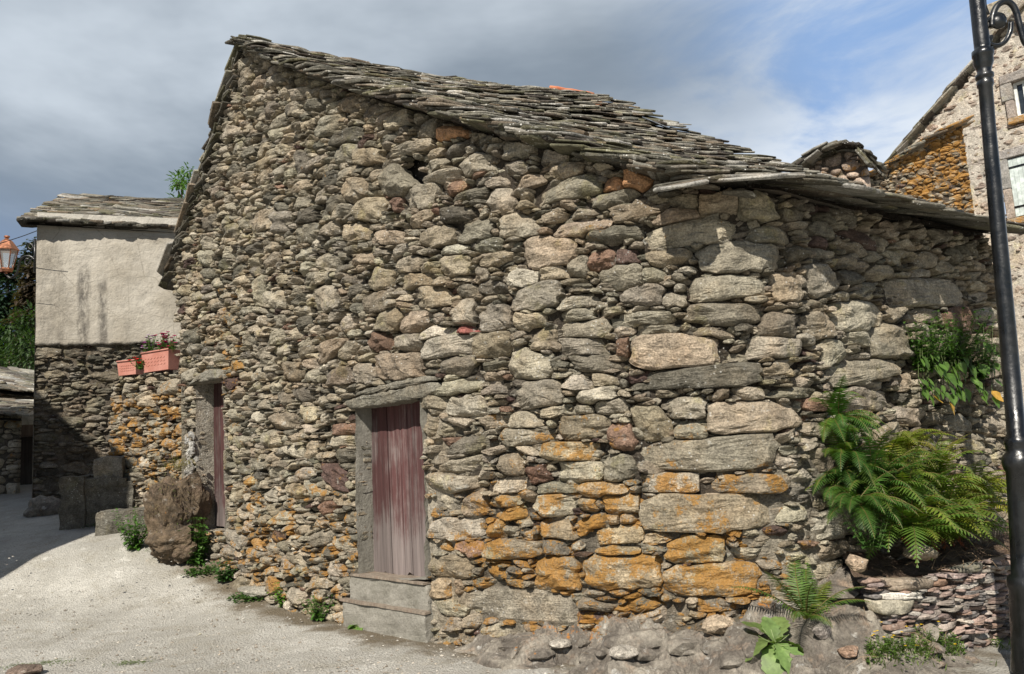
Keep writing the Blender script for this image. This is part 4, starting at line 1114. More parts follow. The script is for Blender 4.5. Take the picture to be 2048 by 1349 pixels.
def wpt(px, py, off):
    s, z = BP.hit(px, py, off); x, y = BP.pos(s, off); return Vector((float(x), float(y), z))
WN = Vector((.59, -.8, 0)); WA = math.atan2(-.8, .59)
GRN = (.09, .16, .026); DKG = (.055, .12, .024); YG = (.16, .20, .03)
def fan(n0, a0, a1, e0, e1, L0, L1, W, d0=1.0, d1=2.2):
    n = int(n0 * 2.1)
    return [(a0 + (a1 - a0) * (i + random.uniform(.1, .9)) / n, random.uniform(e0, e1), random.uniform(L0, L1) * 1.08, W * 1.12 * random.uniform(.85, 1.15), random.uniform(d0, d1)) for i in range(n)]
FG = 'ferns growing from the wall and soil bed'
fern(wpt(1812, 1085, .34), 'fern with rust brown stalks in the middle of the soil bed', fan(15, WA - 1.7, WA + 1.7, .55, 1.35, .5, .78, .24), GRN, FG)
fern(wpt(1880, 1085, .30), 'broad yellow green fern arching over the slate planter wall', fan(15, WA - 1.7, WA + 1.8, .45, 1.3, .5, .75, .24), (.10, .15, .024), FG)
fern(wpt(1930, 1020, .20), 'fern reaching toward the black lamp post', fan(13, WA - 1.3, WA + 1.9, .3, 1.2, .42, .66, .21), YG, FG)
fern(wpt(1745, 1010, .22), 'dense dark fern in front of the lower side wall', fan(15, WA - 2.0, WA + 1.6, .3, 1.35, .42, .62, .21), DKG, FG)
fern(wpt(1690, 930, .10), 'dark green fern rooted at the rounded barn corner', fan(14, WA - 1.6, WA + 1.4, -.1, 1.2, .32, .5, .18), (.05, .115, .02), FG)
fern(wpt(1672, 840, .06), 'small bright fern growing high in the barn corner joints', fan(12, WA - 1.5, WA + 1.4, -.2, 1.2, .26, .42, .15), (.06, .14, .022), FG)
fern(wpt(1800, 900, .08), 'yellowish fern rooted in the side wall under the nettles', fan(10, WA - 1.6, WA + 1.6, .0, 1.1, .28, .45, .17), YG, FG)
fern(wpt(1785, 975, .15), 'mid green fern filling the middle of the side wall greenery', fan(12, WA - 1.7, WA + 1.6, .1, 1.3, .36, .56, .2), GRN, FG)
fern(wpt(1855, 985, .18), 'tall bright fern standing behind the rust brown stalks', fan(12, WA - 1.7, WA + 1.7, .3, 1.4, .42, .62, .21), (.12, .18, .03), FG)
fern(wpt(1715, 1010, .30), 'low dark fern over the corner of the soil bed', fan(10, WA - 1.9, WA + 1.5, .0, 1.1, .3, .46, .18), (.055, .12, .02), FG)
fern(wpt(1668, 970, .05), 'small fern clinging to the barn corner beside bare mortar', fan(9, WA - 1.5, WA + 1.3, -.2, 1.1, .22, .36, .14), (.065, .14, .022), FG)
fern(surf(1612, 1242), 'single fresh fern standing beside the big leaved rosette', [(a_, e_, l_, w_ * 1.45, d_) for a_, e_, l_, w_, d_ in [(WA + 2.6, 1.05, .52, .15, .5), (WA - 2.5, .75, .56, .15, .8), (WA + .4, .65, .45, .14, .9), (WA - 1.2, .5, .50, .15, .8), (WA + 1.5, .65, .52, .14, .7), (WA - 1.9, .95, .55, .15, .6), (WA + 2.0, .95, .5, .14, .6), (WA - .4, .5, .3, .12, 1.3), (WA + .9, .8, .45, .15, .8), (WA - .9, .9, .5, .15, .7)]], (.085, .15, .028), None, 24, .08)
dth = thing('dead_fern', 'rust brown dead fern fronds hanging under the green ferns', 'dead fern', wpt(1840, 1040, .3))
for q in range(7):      # dead rusty fronds hanging below the ferns
    mb = MB(); b = wpt(1785 + 18 * q, random.uniform(1010, 1060), .32); pts = [b + Vector((random.uniform(-.01, .01), random.uniform(-.01, .01), -.035 * k)) + WN * .014 * k for k in range(8)]
    mb.tube(pts, [.006] * 8, 5, (.16, .055, .03))
    for k in range(30): leaf(mb, random.choice(pts), Vector((random.gauss(0, 1), random.gauss(0, 1), -.8)), .045, .016, vary((.19, .065, .03), .3), 'lance', .5)
    mb.build('frond', M['stem'], dth, False)

def leafy(loc, label, cat, nst, H, spread, ll, lw, tone, name='weed', group=None, prof='ovate', lean=None, pairs=6, hang=0.0, stemtone=(.07, .11, .03), base_r=.05):
    t = thing(name, label, cat, loc, group); ms, ml = MB(), MB()
    for q in range(nst):
        a = random.uniform(0, 6.283); r = spread * random.random() ** .6; h = H * random.uniform(.55, 1.1)
        b = Vector(loc) + Vector((math.cos(a), math.sin(a), 0)) * base_r * random.random(); d = Vector((math.cos(a) * r, math.sin(a) * r, h))
        if lean is not None: d += Vector(lean) * h
        pts = [b + d * (k / 5) + Vector((0, 0, -hang * h * (k / 5) ** 2)) for k in range(6)]
        ms.tube(pts, [.003, .0028, .0025, .002, .0016, .001], 4, stemtone, False)
        for k in range(pairs):
            tt = (k + .8) / pairs; p = b + d * tt + Vector((0, 0, -hang * h * tt ** 2)); a2 = random.uniform(0, 6.283)
            for sgn in (0, math.pi):
                dl = Vector((math.cos(a2 + sgn), math.sin(a2 + sgn), random.uniform(-.3, .5))); sc = (1 - .45 * tt) * random.uniform(.7, 1.2)
                leaf(ml, p, dl, ll * sc, lw * sc, vary(tone, .28), prof, random.uniform(.2, .9), .25)
    ms.build('stems', M['stem'], t, False); ml.build('leaves', M['leaf'], t, False); return t
NG = (.06, .13, .025)
leafy(wpt(1850, 745, .05), 'nettle clump growing from the side wall above the ferns', 'nettle', 48, .46, .26, .065, .04, NG, 'nettle', 'nettles on the side wall', lean=(.12, -.16, 0), pairs=9)
leafy(wpt(1905, 740, .05), 'sprawling nettle clump between the wall and the lamp post', 'nettle', 56, .48, .32, .065, .04, (.05, .115, .022), 'nettle', 'nettles on the side wall', lean=(.12, -.16, 0), pairs=9)
leafy(wpt(1960, 760, .05), 'shaded nettle clump close behind the lamp post', 'nettle', 30, .42, .28, .065, .04, (.04, .095, .022), 'nettle', 'nettles on the side wall', lean=(.12, -.16, 0), pairs=9)
t = thing('wall_creeper', 'drooping heart shaped leaves with three turned orange under the nettles', 'creeper', wpt(1920, 780, .06)); ml = MB(); ms = MB()
for (px, py, sz, tn) in ((1846, 765, 24, 0), (1895, 755, 30, 0), (1902, 795, 22, 0), (1953, 765, 28, 0), (1964, 788, 24, 0), (1930, 785, 26, 0), (1912, 775, 24, 0), (1985, 800, 24, 0), (1865, 796, 22, 1), (1898, 812, 26, 1), (1983, 790, 26, 1), (1870, 740, 24, 0), (1940, 740, 24, 0), (1910, 730, 24, 0)) + tuple((random.uniform(1835, 1990), random.uniform(690, 800), random.uniform(14, 24), 0) for _ in range(70)):
    p = wpt(px, py - sz * .3, .16); k = p.y / FPX
    leaf(ml, p, WN * .35 + Vector((random.uniform(-.2, .2), 0, -1)), sz * k * 1.15, sz * k * .85, vary((.52, .30, .06), .1) if tn else vary((.085, .16, .03), .2), 'ovate', random.uniform(-.8, .6), .3, up=WN + Vector((random.uniform(-.5, .5), 0, 0)), wave=.06)
    ms.tube([wpt(px, py - 40, .03), p], .0025, 4, (.08, .10, .04), False)
ms.build('stems', M['stem'], t, False); ml.build('leaves', M['leaf'], t, False)
leafy(wpt(1742, 1100, .42), 'bushy mint like plant at the end of the slate planter', 'weed', 16, .36, .16, .05, .032, (.05, .115, .025), 'herb', pairs=8)
WG = 'weeds along the foot of the barn wall'
for (px, py, H, sp, n, ll, lw, tn, lab, pr) in (
    (268, 1100, .42, .22, 30, .07, .045, (.065, .15, .025), 'nettle clump at the shadow edge below the mossy boulder', 7),
    (393, 1132, .46, .14, 24, .08, .05, (.06, .135, .025), 'tall nettle below the sill of the far door', 7),
    (450, 1165, .20, .14, 22, .06, .045, (.05, .11, .03), 'dark leafy weed between the far door and the long flat stone', 4),
    (575, 1216, .22, .16, 30, .045, .035, (.10, .21, .025), 'bright green bushy weed beside the cream stone', 6),
    (640, 1243, .20, .13, 20, .045, .03, (.07, .15, .03), 'upright small weed before the squat brown boulder', 5),
    (800, 1262, .11, .07, 9, .04, .022, (.10, .19, .035), 'tiny weed on the gravel below the cement step', 4),
    (455, 1105, .14, .08, 7, .05, .035, (.09, .18, .03), 'small pale weed rooted on the far door sill', 3),
    (340, 1115, .14, .22, 16, .05, .035, (.075, .14, .03), 'low spreading weed under the mossy boulder', 4),
    (1800, 1225, .12, .05, 6, .04, .035, (.11, .19, .04), 'pale seedling against the slate planter wall', 3),
    (2005, 1268, .22, .18, 22, .045, .03, (.06, .13, .025), 'leafy weed at the foot of the lamp post', 6)):
    p = surf(px, py)
    leafy(p, lab, 'weed', int(n * 1.3), H * 1.25, sp * 1.25, ll * 1.2, lw * 1.25, tn, 'weed', WG, pairs=pr)
for (px, py, w, lab) in ((500, 1200, .45, 'low creeping patch of clover along the long flat stone'), (400, 1150, .35, 'creeping patch below the tall nettle'), (205, 1050, .8, 'dark low weeds in the shade before the stone trough'), (160, 1040, .5, 'dim ground weeds beside the fallen block in the shade')):
    p = surf(px, py); ml = MB()
    for q in range(int(420 * w)):
        a = random.uniform(0, 6.28); r = w * .5 * random.random() ** .6; b = Vector((p.x + math.cos(a) * r * 1.2, p.y + math.sin(a) * r * .6, 0)); b.z = gz(b.x, b.y) + random.uniform(.01, .05)
        leaf(ml, b, Vector((math.cos(a * 3 + q), math.sin(a * 3 + q), random.uniform(.1, .9))), .045, .03, vary((.06, .12, .03), .3), 'round', .5)
    tag(ml.build('creeping_weed', M['leaf'], None, False), lab, 'weed', WG)

def rosette(loc, label, leaves, tone, name='rosette_plant'):
    t = thing(name, label, 'plant', loc)
    for (az, el, L, W, dr) in leaves:
        mb = MB(); d = Vector((math.cos(az) * math.cos(el), math.sin(az) * math.cos(el), math.sin(el)))
        leaf(mb, Vector(loc) + Vector((0, 0, .03)), d, L, W, vary(tone, .1), 'lobed', dr, .18, wave=.07)
        mb.tube([Vector(loc) + Vector((0, 0, .02)), Vector(loc) + Vector((0, 0, .026)) + d * L * .5 + Vector((0, 0, -dr * .03 * L))], [.005, .002], 4, (.35, .42, .2), False)
        mb.build('leaf', M['leaf'], t, True)
TC = -1.2
rosette(surf(1553, 1300), 'large rosette of broad sage green leaves on the bedrock hump',
        [(TC - .1, .2, .30, .20, .8), (TC - .75, .1, .31, .20, 1.0), (TC + .7, .1, .2, .14, 1.0), (TC - 1.6, .55, .30, .19, .7), (TC + 1.5, .5, .24, .16, .8), (TC + 2.3, .95, .26, .17, .4), (TC - 2.4, .95, .26, .16, .4), (TC + 3.0, 1.1, .20, .13, .3), (TC - 1.1, .1, .18, .13, 1.0), (TC + .3, .9, .12, .08, .3)], (.16, .235, .075))
p = surf(728, 1256)
rosette(p, 'lobed green rosette on the gravel in front of the near door steps', [(TC - .9, .15, .26, .17, .8), (TC - .2, .3, .2, .14, .9), (TC + .5, .2, .16, .12, .9), (TC + 1.4, .8, .22, .14, .3), (TC + 2.4, 1.15, .30, .15, .2), (TC - 1.7, .4, .22, .14, .6), (TC - 2.5, .9, .18, .12, .4)], (.13, .215, .05))

# grass with small yellow flowers before the planter
ml, mf = MB(), MB(); rr = random.Random(9)
for q in range(2400):
    px = rr.uniform(1735, 2060); py = rr.gauss(1308 - (px - 1735) * .085, 15)
    if rr.random() < .3: py += 14
    p = surf(px, min(py, 1349)) if py < 1349 else onground(px, py)
    if not (p.y < 7) or noise.noise(Vector((p.x * 3, p.y * 3, 1))) < -.05 + (.25 if py < 1300 - (px - 1735) * .085 else 0): continue
    h = rr.uniform(.03, .10); a = rr.uniform(0, 6.28)
    if rr.random() < .55: leaf(ml, p, Vector((math.cos(a) * .5, math.sin(a) * .5, 1)), h, .007, vary((.12, .17, .04), .35), 'lance', .8, .1, rr=rr)
    else: leaf(ml, p + Vector((0, 0, rr.uniform(.01, .06))), Vector((math.cos(a), math.sin(a), .5)), .028, .016, vary((.09, .16, .03), .3), 'ovate', .5, .2, rr=rr)
for (px, py) in ((42, 1332), (262, 1326), (110, 1325)):
    p0 = onground(px, py)
    for q in range(170):
        b = p0 + Vector((rr.gauss(0, .10), rr.gauss(0, .05), 0)); b.z = gz(b.x, b.y); a = rr.uniform(0, 6.28)
        leaf(ml, b, Vector((math.cos(a), math.sin(a), .6)), .03, .008, vary((.11, .15, .05), .3), 'lance', .8, .1, rr=rr)
tag(ml.build('grass', M['leaf'], None, False, (0, 0, 0)), kind='stuff')
for q in range(34):
    px = rr.uniform(1735, 2000); py = 1302 - (px - 1735) * .09 + rr.gauss(0, 13); p = surf(px, py) + Vector((0, 0, rr.uniform(.05, .1)))
    for k in range(5): a = k * 1.257; leaf(mf, p, Vector((math.cos(a), math.sin(a), .4)), .012, .011, (.75, .50, .03), 'round', .1, 0)
tag(mf.build('yellow_flowers', M['petal'], None, False, (0, 0, 0)), kind='stuff')
# dry stalks and twigs
mb = MB()
for q in range(70):
    s = rr.uniform(9.2, 11.6); d = rr.uniform(.1, .7); x, y = BP.pos(s, d); z = .55 if s > 9.9 else rockz(s, d)[2]
    a = rr.uniform(0, 6.28); L = rr.uniform(.08, .25); p = Vector((float(x), float(y), z + .02)); e = Vector((math.cos(a), math.sin(a), rr.uniform(-.2, .7)))
    mb.tube([p, p + e * L * .5 + Vector((0, 0, .02)), p + e * L + Vector((0, 0, -.02))], [.002, .0016, .001], 3, (.30, .21, .13), False)
for q in range(140):
    s = rr.uniform(6.6, 10.0); d = rr.uniform(.0, .25); x, y, z = rockz(s, d); a = rr.uniform(0, 6.28); L = rr.uniform(.04, .12); p = Vector((x, y, z + .012)); e = Vector((math.cos(a), math.sin(a), rr.uniform(-.1, .5)))
    mb.tube([p, p + e * L], [.0015, .0008], 3, (.26, .19, .13), False)
tag(mb.build('dry_twigs', M['stem'], None, False, (0, 0, 0)), kind='stuff')
# ================================================================== PLASTERED HOUSE AND GARDEN WALL
HL, HR = at(75, 452, 15.0), at(366, 461, 15.95)
hd = Vector((HR.x - HL.x, HR.y - HL.y, 0)).normalized(); hn = Vector((hd.y, -hd.x, 0)); LEN = 6.2
zEave = HL.z; zLedge = at(75, 690, 15.0).z
hb = thing('plastered_house', 'house with stained pale plaster above a rubble base and slab roof', 'house', (HL.x, HL.y, 0.8))
HP = Path([(HL.x, HL.y), (HL.x + hd.x * LEN, HL.y + hd.y * LEN)], False)
def plaster_mat():
    m, t = newmat('stained_plaster'); sx, sy, sz_ = t.sepz()
    n = t.noise(.9, 7, .62); n2 = t.noise(6, 8, .7); n3 = t.noise(40, 5, .7)
    c = t.mix(t.ramp(n, .36, .62), (.49, .455, .39), (.37, .335, .275)); c = t.mix(t.math('MULTIPLY', t.ramp(n2, .45, .7), .45), c, (.27, .245, .205))
    c = t.mix(t.ramp(t.noise(1.3, 5, .6, t.map((1, 1, .5), (4, 1, 0))), .56, .74), c, (.46, .43, .37))
    u = t.math('ADD', t.math('MULTIPLY', sx, hd.x), t.math('MULTIPLY', sy, hd.y))
    drip = t.noise(7, 6, .68, t.map((1, 1, .12)), .3)
    hz = zEave - .8
    for (u0, w, ztop, k) in ((.80, .14, hz - .55, .85), (1.13, .11, hz - .75, .75), (.25, .30, hz - .2, .35), (1.55, .10, hz - 1.5, .3), (.5, .2, hz - .9, .25)):
        d = t.math('ABSOLUTE', t.math('SUBTRACT', u, u0)); dm = t.ramp(t.math('ADD', d, t.math('MULTIPLY', t.math('SUBTRACT', drip, .5), w * 1.6)), w, w * .2)
        zm = t.ramp(sz_, ztop, ztop - .5)
        c = t.mix(t.math('MULTIPLY', t.math('MULTIPLY', dm, zm), t.math('MULTIPLY', t.ramp(t.noise(11, 6, .7, t.map((1, 1, .4))), .3, .62), k)), c, (.065, .06, .055))
    c = t.mix(t.math('MULTIPLY', t.ramp(t.math('ADD', sz_, t.math('MULTIPLY', n2, .5)), hz - 1.5, hz - 2.3), .35), c, (.20, .175, .14))
    c = t.mix(t.math('MULTIPLY', t.ramp(t.math('ADD', sz_, t.math('MULTIPLY', n2, .25)), hz - .02, hz + .1), .7), c, (.50, .48, .43))
    c = t.scalec(c, t.ramp(n3, .25, .75, .86, 1.12, False))
    cr = t.voro(1.1, t.map((1, 1, 1.2)), 0, 'DISTANCE_TO_EDGE')
    c = t.mix(t.math('MULTIPLY', t.ramp(t.math('ADD', cr, t.math('MULTIPLY', t.math('SUBTRACT', n2, .5), .05)), .010, .002), .35), c, (.14, .125, .1))
    t.out(c, .92, t.bump(t.math('ADD', t.math('ADD', n2, t.math('MULTIPLY', n, 2)), t.math('MULTIPLY', n3, .2)), .03), .2); return m
M['plaster'] = plaster_mat()
def hp(u, z, d=0.0): return Vector((HL.x + hd.x * u + hn.x * d, HL.y + hd.y * u + hn.y * d, z))
V_ = []; nu, nv = 120, 50
for j in range(nv + 1):
    for i_ in range(nu + 1):
        u = LEN * i_ / nu; zb = zLedge + .05 * noise.noise(Vector((u * 3, 0, 1))) + .03 * noise.noise(Vector((u * 11, 0, 4))); z = zb + (zEave + .25 - zb) * j / nv
        V_.append(hp(u, z, .05 + .02 * fbm(u, z, .8, 3.0)))
n0 = len(V_); V_ += [hp(LEN * i_ / nu, V_[i_].z - .01, -.05) for i_ in range(nu + 1)]
F_q = [(j * (nu + 1) + i_, j * (nu + 1) + i_ + 1, (j + 1) * (nu + 1) + i_ + 1, (j + 1) * (nu + 1) + i_) for j in range(nv) for i_ in range(nu)] + [(n0 + i_, n0 + i_ + 1, i_ + 1, i_) for i_ in range(nu)]
# left return wall
b3 = -hn * 4.0
n1 = len(V_); V_ += [hp(0, -.0, .05), hp(0, zEave + .2, .05), hp(0, zEave + .2, 0) + b3, hp(0, 0, 0) + b3, hp(0, zEave + 1.6, 0) + b3 * .75]; F_q += [(n1, n1 + 1, n1 + 4, n1 + 2, n1 + 3)]
mk('wall', V_, F_q, M['plaster'], hb, True)
def hallow(S, Z): return (Z < zLedge) & (S > .0) & (S < 3.4)
sth = pack(HP, 0, 3.5, .75, zLedge, hallow, [(.16, .30, .25, .5, 500), (.10, .2, .2, .5, 1800), (.05, .1, .25, .6, 2500)], (), .016, 2.5, RNG, .98)
gh = stone_geo(HP, sth, outlines(sth, 16, 34, .008, .04), RNG, (.0, .04), lambda s, z: .25 * float(sm(z, 3.2, 3.9)), lambda c, s: c * .62, .1, .9, (1., 1., .95, .8, .45))
V, Q, T = backing(HP, -.02, 6.2, .4, zLedge + .05, lambda S, Z: S > -1, lambda S, Z: -.05 + .02 * vnoise(S, Z, 6, 2), lambda S, Z: np.zeros(S.shape + (3,)) + np.array((.13, .11, .085)), .08)
V, F, T, Lc = join([gh, (V, Q, None, T, np.zeros(len(V)))])
mk('stone_base', V, F, M['stone'], hb, False, T, Lc)
EL, ER = at(50, 440, 14.75), at(382, 459, 15.95); RL, RRt = at(141, 389, 17.7), at(385, 404, 18.6)
def PH(u, v):
    e0, e1 = EL, EL + (ER - EL) * 2.0; r0, r1 = RL, RL + (RRt - RL) * 2.4
    p = r0.lerp(r1, v).lerp(e0.lerp(e1, v), u); return p + Vector((0, 0, .03 * fbm(u * 5, v * 8, 1, 1)))
mb = MB(); slate_roof(mb, PH, 20, lambda u: 7.0, (.25, .6), 2.2, (.025, .05), .12, .10, skipu=.06)
for k in range(40):
    v = k / 40; c = EL + (ER - EL) * 2 * v + Vector((0, 0, .0)); slab(mb, c + Vector((0, .15, random.uniform(-.02, .03))), hd, -hn * -1, Vector((0, 0, 1)), .35, .5, .05, TJ(.6, 1), .02)
V_ = [PH(0, 0), PH(0, 1), PH(1, 1), PH(1, 0)]; V_ = [v - Vector((0, 0, .09)) for v in V_]; mb.add(V_, [(0, 1, 2, 3)], (.07, .06, .05))
M['slate2'] = stone_mat('mossy_roof_slab', lich_lo=.86, white=.35, bumpd=.02, strata=2.0)
mb.build('roof', M['slate2'], hb, False)

# garden wall with lichen
GWL = at(222, 800, 13.0)
GP = Path([(GWL.x - .02, GWL.y + 1.6), (GWL.x, GWL.y), (-4.72, 11.95)], False)
gtop = [GP.hit(225, 772), GP.hit(250, 750), GP.hit(300, 747), GP.hit(350, 742)]
def gt(s): return np.interp(s, [0] + [g_[0] for g_ in gtop], [gtop[0][1]] + [g_[1] for g_ in gtop])
def gallow(S, Z): return (Z < gt(S)) & (S < GP.L)
stg = pack(GP, 0, GP.L, .3, 3.4, gallow, [(.14, .24, .3, .5, 400), (.09, .16, .25, .5, 1500), (.05, .09, .25, .6, 2500), (.03, .05, .3, .8, 1500)], (), .014, 4, RNG, .98)
gg = stone_geo(GP, stg, outlines(stg, 18, 36, .008, .04), RNG, (.0, .05), lambda s, z: .80 * float(sm(z, 1.0, 1.5)) * float(sm(z, 3.05, 2.7)), None, .1, .9, (1., 1., .95, .8, .45))
V, Q, T = backing(GP, 0, GP.L, .2, 3.4, lambda S, Z: Z < gt(S) + .03, lambda S, Z: -.07 + 0 * S, lambda S, Z: np.zeros(S.shape + (3,)) + np.array((.06, .05, .04)), .06)
# flat top
tv = []; tq = []
for k in range(21):
    s = GP.L * k / 20; x, y = GP.pos(s, .02); tv += [(float(x), float(y), float(gt(s)) - .03), (float(x) + .1, float(y) + .7, float(gt(s)) - .02)]
for k in range(20): tq.append((2 * k, 2 * k + 2, 2 * k + 3, 2 * k + 1))
V, F, T, Lc = join([gg, (V, Q, None, T, np.zeros(len(V))), (np.array(tv), np.array(tq), None, np.zeros((len(tv), 3)) + .12, np.zeros(len(tv)))])
gw = mk('garden_wall', V, F, M['stone'], None, False, T, Lc); tag(gw, 'lichen covered dry stone garden wall carrying the flower boxes', 'garden wall')

# flower boxes
def plastic_mat():
    m, t = newmat('terracotta_plastic'); n = t.noise(5, 5, .6); n2 = t.noise(50, 3)
    c = t.mix(t.ramp(n, .3, .7), (.40, .165, .125), (.47, .22, .175)); c = t.scalec(c, t.ramp(n2, .3, .7, .92, 1.08)); t.out(c, .6, t.bump(n2, .002), .35); return m
M['plastic'] = plastic_mat()
def flowerbox(c, d, L, H, D, label):
    t = thing('flower_box', label, 'flower box', c, 'flower boxes on the garden wall'); d = d.normalized(); n = Vector((d.y, -d.x, 0)); u = Vector((0, 0, 1)); c = Vector(c)
    mb = MB(); V = []
    def ring(l, dd, z): return [c - d * l / 2 - n * dd / 2 * -1 + u * z, c + d * l / 2 + n * dd / 2 + u * z, c + d * l / 2 - n * dd / 2 + u * z, c - d * l / 2 - n * dd / 2 + u * z]
    for (l, dd, z) in ((L * .9, D * .8, 0), (L, D, H), (L - .03, D - .03, H), (L - .03, D - .03, H - .03)): V += ring(l, dd, z)
    F = [(3, 2, 1, 0)] + [(r * 4 + k, r * 4 + (k + 1) % 4, r * 4 + 4 + (k + 1) % 4, r * 4 + 4 + k) for r in range(3) for k in range(4)] + [(12, 13, 14, 15)]
    mb.add(V, F); mb.build('box', M['plastic'], t, False)
    mb = MB(); mb.tube([c - d * L / 2 * 1.01 + n * (D / 2 + .004) + u * H, c + d * L / 2 * 1.01 + n * (D / 2 + .004) + u * H], .014, 6); mb.tube([c - d * (L / 2 + .004) + n * (D / 2) + u * H, c - d * (L / 2 + .004) - n * (D / 2) + u * H], .014, 6); mb.build('rim', M['plastic'], t)
    mb = MB()
    for r in range(3):
        z = H * (.32 + .17 * r); f = D * (.4 + .1 * z / H)
        mb.tube([c + d * (L * .72 * (k / 30 - .5)) + n * (f + .002) + u * (z + .010 * math.sin(k * 1.3)) for k in range(31)], .004, 4)
    mb.build('wave_relief', M['plastic'], t); return t
b1 = at(262, 749, 12.55); b2 = at(322, 742, 12.2)
bd = Vector((1.0, -.55, 0))
flowerbox(at(262, 751, 12.78), Vector((1, -.3, 0)), .36, .22, .2, 'small pale terracotta flower box at the end of the garden wall')
flowerbox(at(322, 743, 12.42), bd, .62, .30, .22, 'long terracotta flower box with wave pattern and petunias')
def flowers(c, d, L, label, colours, n, H, name):
    t = thing(name, label, 'flowers', c); c = Vector(c); d = d.normalized(); ms, ml, mf = MB(), MB(), MB()
    for q in range(n):
        b = c + d * random.uniform(-.5, .5) * L + Vector((0, random.uniform(-.05, .05), 0)); e = b + Vector((random.gauss(0, .05), random.gauss(0, .05), H * random.uniform(.35, 1.1)))
        ms.tube([b, (b + e) / 2 + Vector((random.gauss(0, .01), 0, 0)), e], .003, 4, (.07, .12, .03), False)
        for k in range(6): a = random.uniform(0, 6.28); leaf(ml, b.lerp(e, random.random()), Vector((math.cos(a), math.sin(a), random.uniform(-.4, .5))), .05, .03, vary((.07, .14, .035), .3), 'ovate', .5)
        if random.random() < .55:
            cl = random.choice(colours)
            for k in range(6): a = k * 1.047 + q; leaf(mf, e, Vector((math.cos(a), math.sin(a) - .5, .6)), .035, .04, vary(cl, .15), 'round', .4, .1)
    ms.build('stems', M['stem'], t, False); ml.build('leaves', M['leaf'], t, False); mf.build('blossoms', M['petal'], t, False)
flowers(at(300, 714, 12.5), bd, .14, 'white and purple petunias at the near end of the long flower box', [(.6, .5, .6), (.30, .06, .25)], 34, .30, 'petunia')
flowers(at(333, 714, 12.36), bd, .28, 'magenta petunias filling the long flower box', [(.60, .02, .16), (.5, .03, .2)], 60, .34, 'petunia')
flowers(at(282, 738, 12.5), bd, .12, 'small red geranium between the two flower boxes', [(.62, .02, .02)], 22, .16, 'geranium')

# mossy boulder against the garden wall
M['earthrock'] = rock_mat('earthy_mossy_rock', (.165, .122, .08), (.085, .066, .047), (.20, .145, .105), 1.2, .25)
pB = onground(332, 1088); mb = MB()
rock_geo(mb, (pB.x + .05, pB.y + .16, pB.z + .30), .40, .32, .58, (.3, .3, .3), 4.7, .5, .15, 5, .62)
rock_geo(mb, (pB.x + .16, pB.y + .02, pB.z + .02), .36, .26, .24, (.3, .3, .3), 8.3, .3, .1, 5, .6)
bo = mb.build('boulder', M['earthrock'], None, False); tag(bo, 'tall earthy brown boulder beside the far red door', 'boulder')
ml = MB()
for q in range(260):
    b = Vector((pB.x + .12 + random.gauss(0, .1), pB.y + .1 + random.gauss(0, .06), pB.z + .98 + random.gauss(0, .04))) ; a = random.uniform(0, 6.28); leaf(ml, b, Vector((math.cos(a) * .6, math.sin(a) * .6, random.uniform(.2, 1))), random.uniform(.06, .13), .006, vary((.22, .19, .07), .3), 'lance', .9, .1)
for q in range(190):
    a = random.uniform(0, 6.28); u = random.random(); b = Vector((pB.x + .05 + .36 * math.cos(a) * (1 - .4 * u), pB.y + .16 - .3 * abs(math.sin(a)), pB.z + .05 + .85 * u)); leaf(ml, b, Vector((math.cos(a), -abs(math.sin(a)), random.uniform(-.6, .6))), random.uniform(.03, .07), random.choice([.005, .012]), vary(random.choice([(.20, .16, .07), (.10, .12, .035), (.16, .11, .06)]), .3), 'lance', 1.2, .1)
tag(ml.build('dry_grass_tuft', M['leaf'], None, False), kind='stuff')
# white lime daub on the far jamb of the barn
mb = MB()
for k in range(120):
    py = random.uniform(868, 1045); px = 386 + random.gauss(0, 5) - (py - 960) * .03; s, z = BP.hit(px, py); p = pt(s, z, .05); rock_geo(mb, p, random.uniform(.015, .04), .014, random.uniform(.015, .05), (.42, .41, .385), random.random() * 9, .8, -1, 2)
mb.build('lime_daub', M['stone'], barn, False)

# stone trough and blocks in the shade
def block(px, py, Y, w, h, d, label, tone, name='stone_block', rot=.2):
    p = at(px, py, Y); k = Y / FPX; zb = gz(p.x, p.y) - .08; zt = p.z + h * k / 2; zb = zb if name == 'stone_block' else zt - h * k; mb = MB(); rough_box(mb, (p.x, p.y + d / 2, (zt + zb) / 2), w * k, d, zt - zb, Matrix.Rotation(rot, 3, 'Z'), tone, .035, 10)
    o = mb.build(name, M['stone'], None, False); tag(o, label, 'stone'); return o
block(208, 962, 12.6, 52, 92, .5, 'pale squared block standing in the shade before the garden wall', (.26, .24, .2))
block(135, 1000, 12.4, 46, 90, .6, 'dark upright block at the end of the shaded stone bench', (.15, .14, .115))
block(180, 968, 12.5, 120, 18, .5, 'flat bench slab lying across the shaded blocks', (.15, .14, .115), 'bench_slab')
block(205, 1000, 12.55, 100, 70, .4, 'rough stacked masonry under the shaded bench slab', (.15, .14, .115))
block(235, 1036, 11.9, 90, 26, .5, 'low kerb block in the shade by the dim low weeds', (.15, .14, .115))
mb = MB(); p = onground(88, 1030); rock_geo(mb, (p.x, p.y + .1, p.z + .08), .34, .28, .24, (.2, .19, .16), 4.4, 0, 0, 4, .5); tag(mb.build('boulder', M['rock'], None, True), 'rounded dark boulder at the shaded corner of the plastered house', 'boulder')

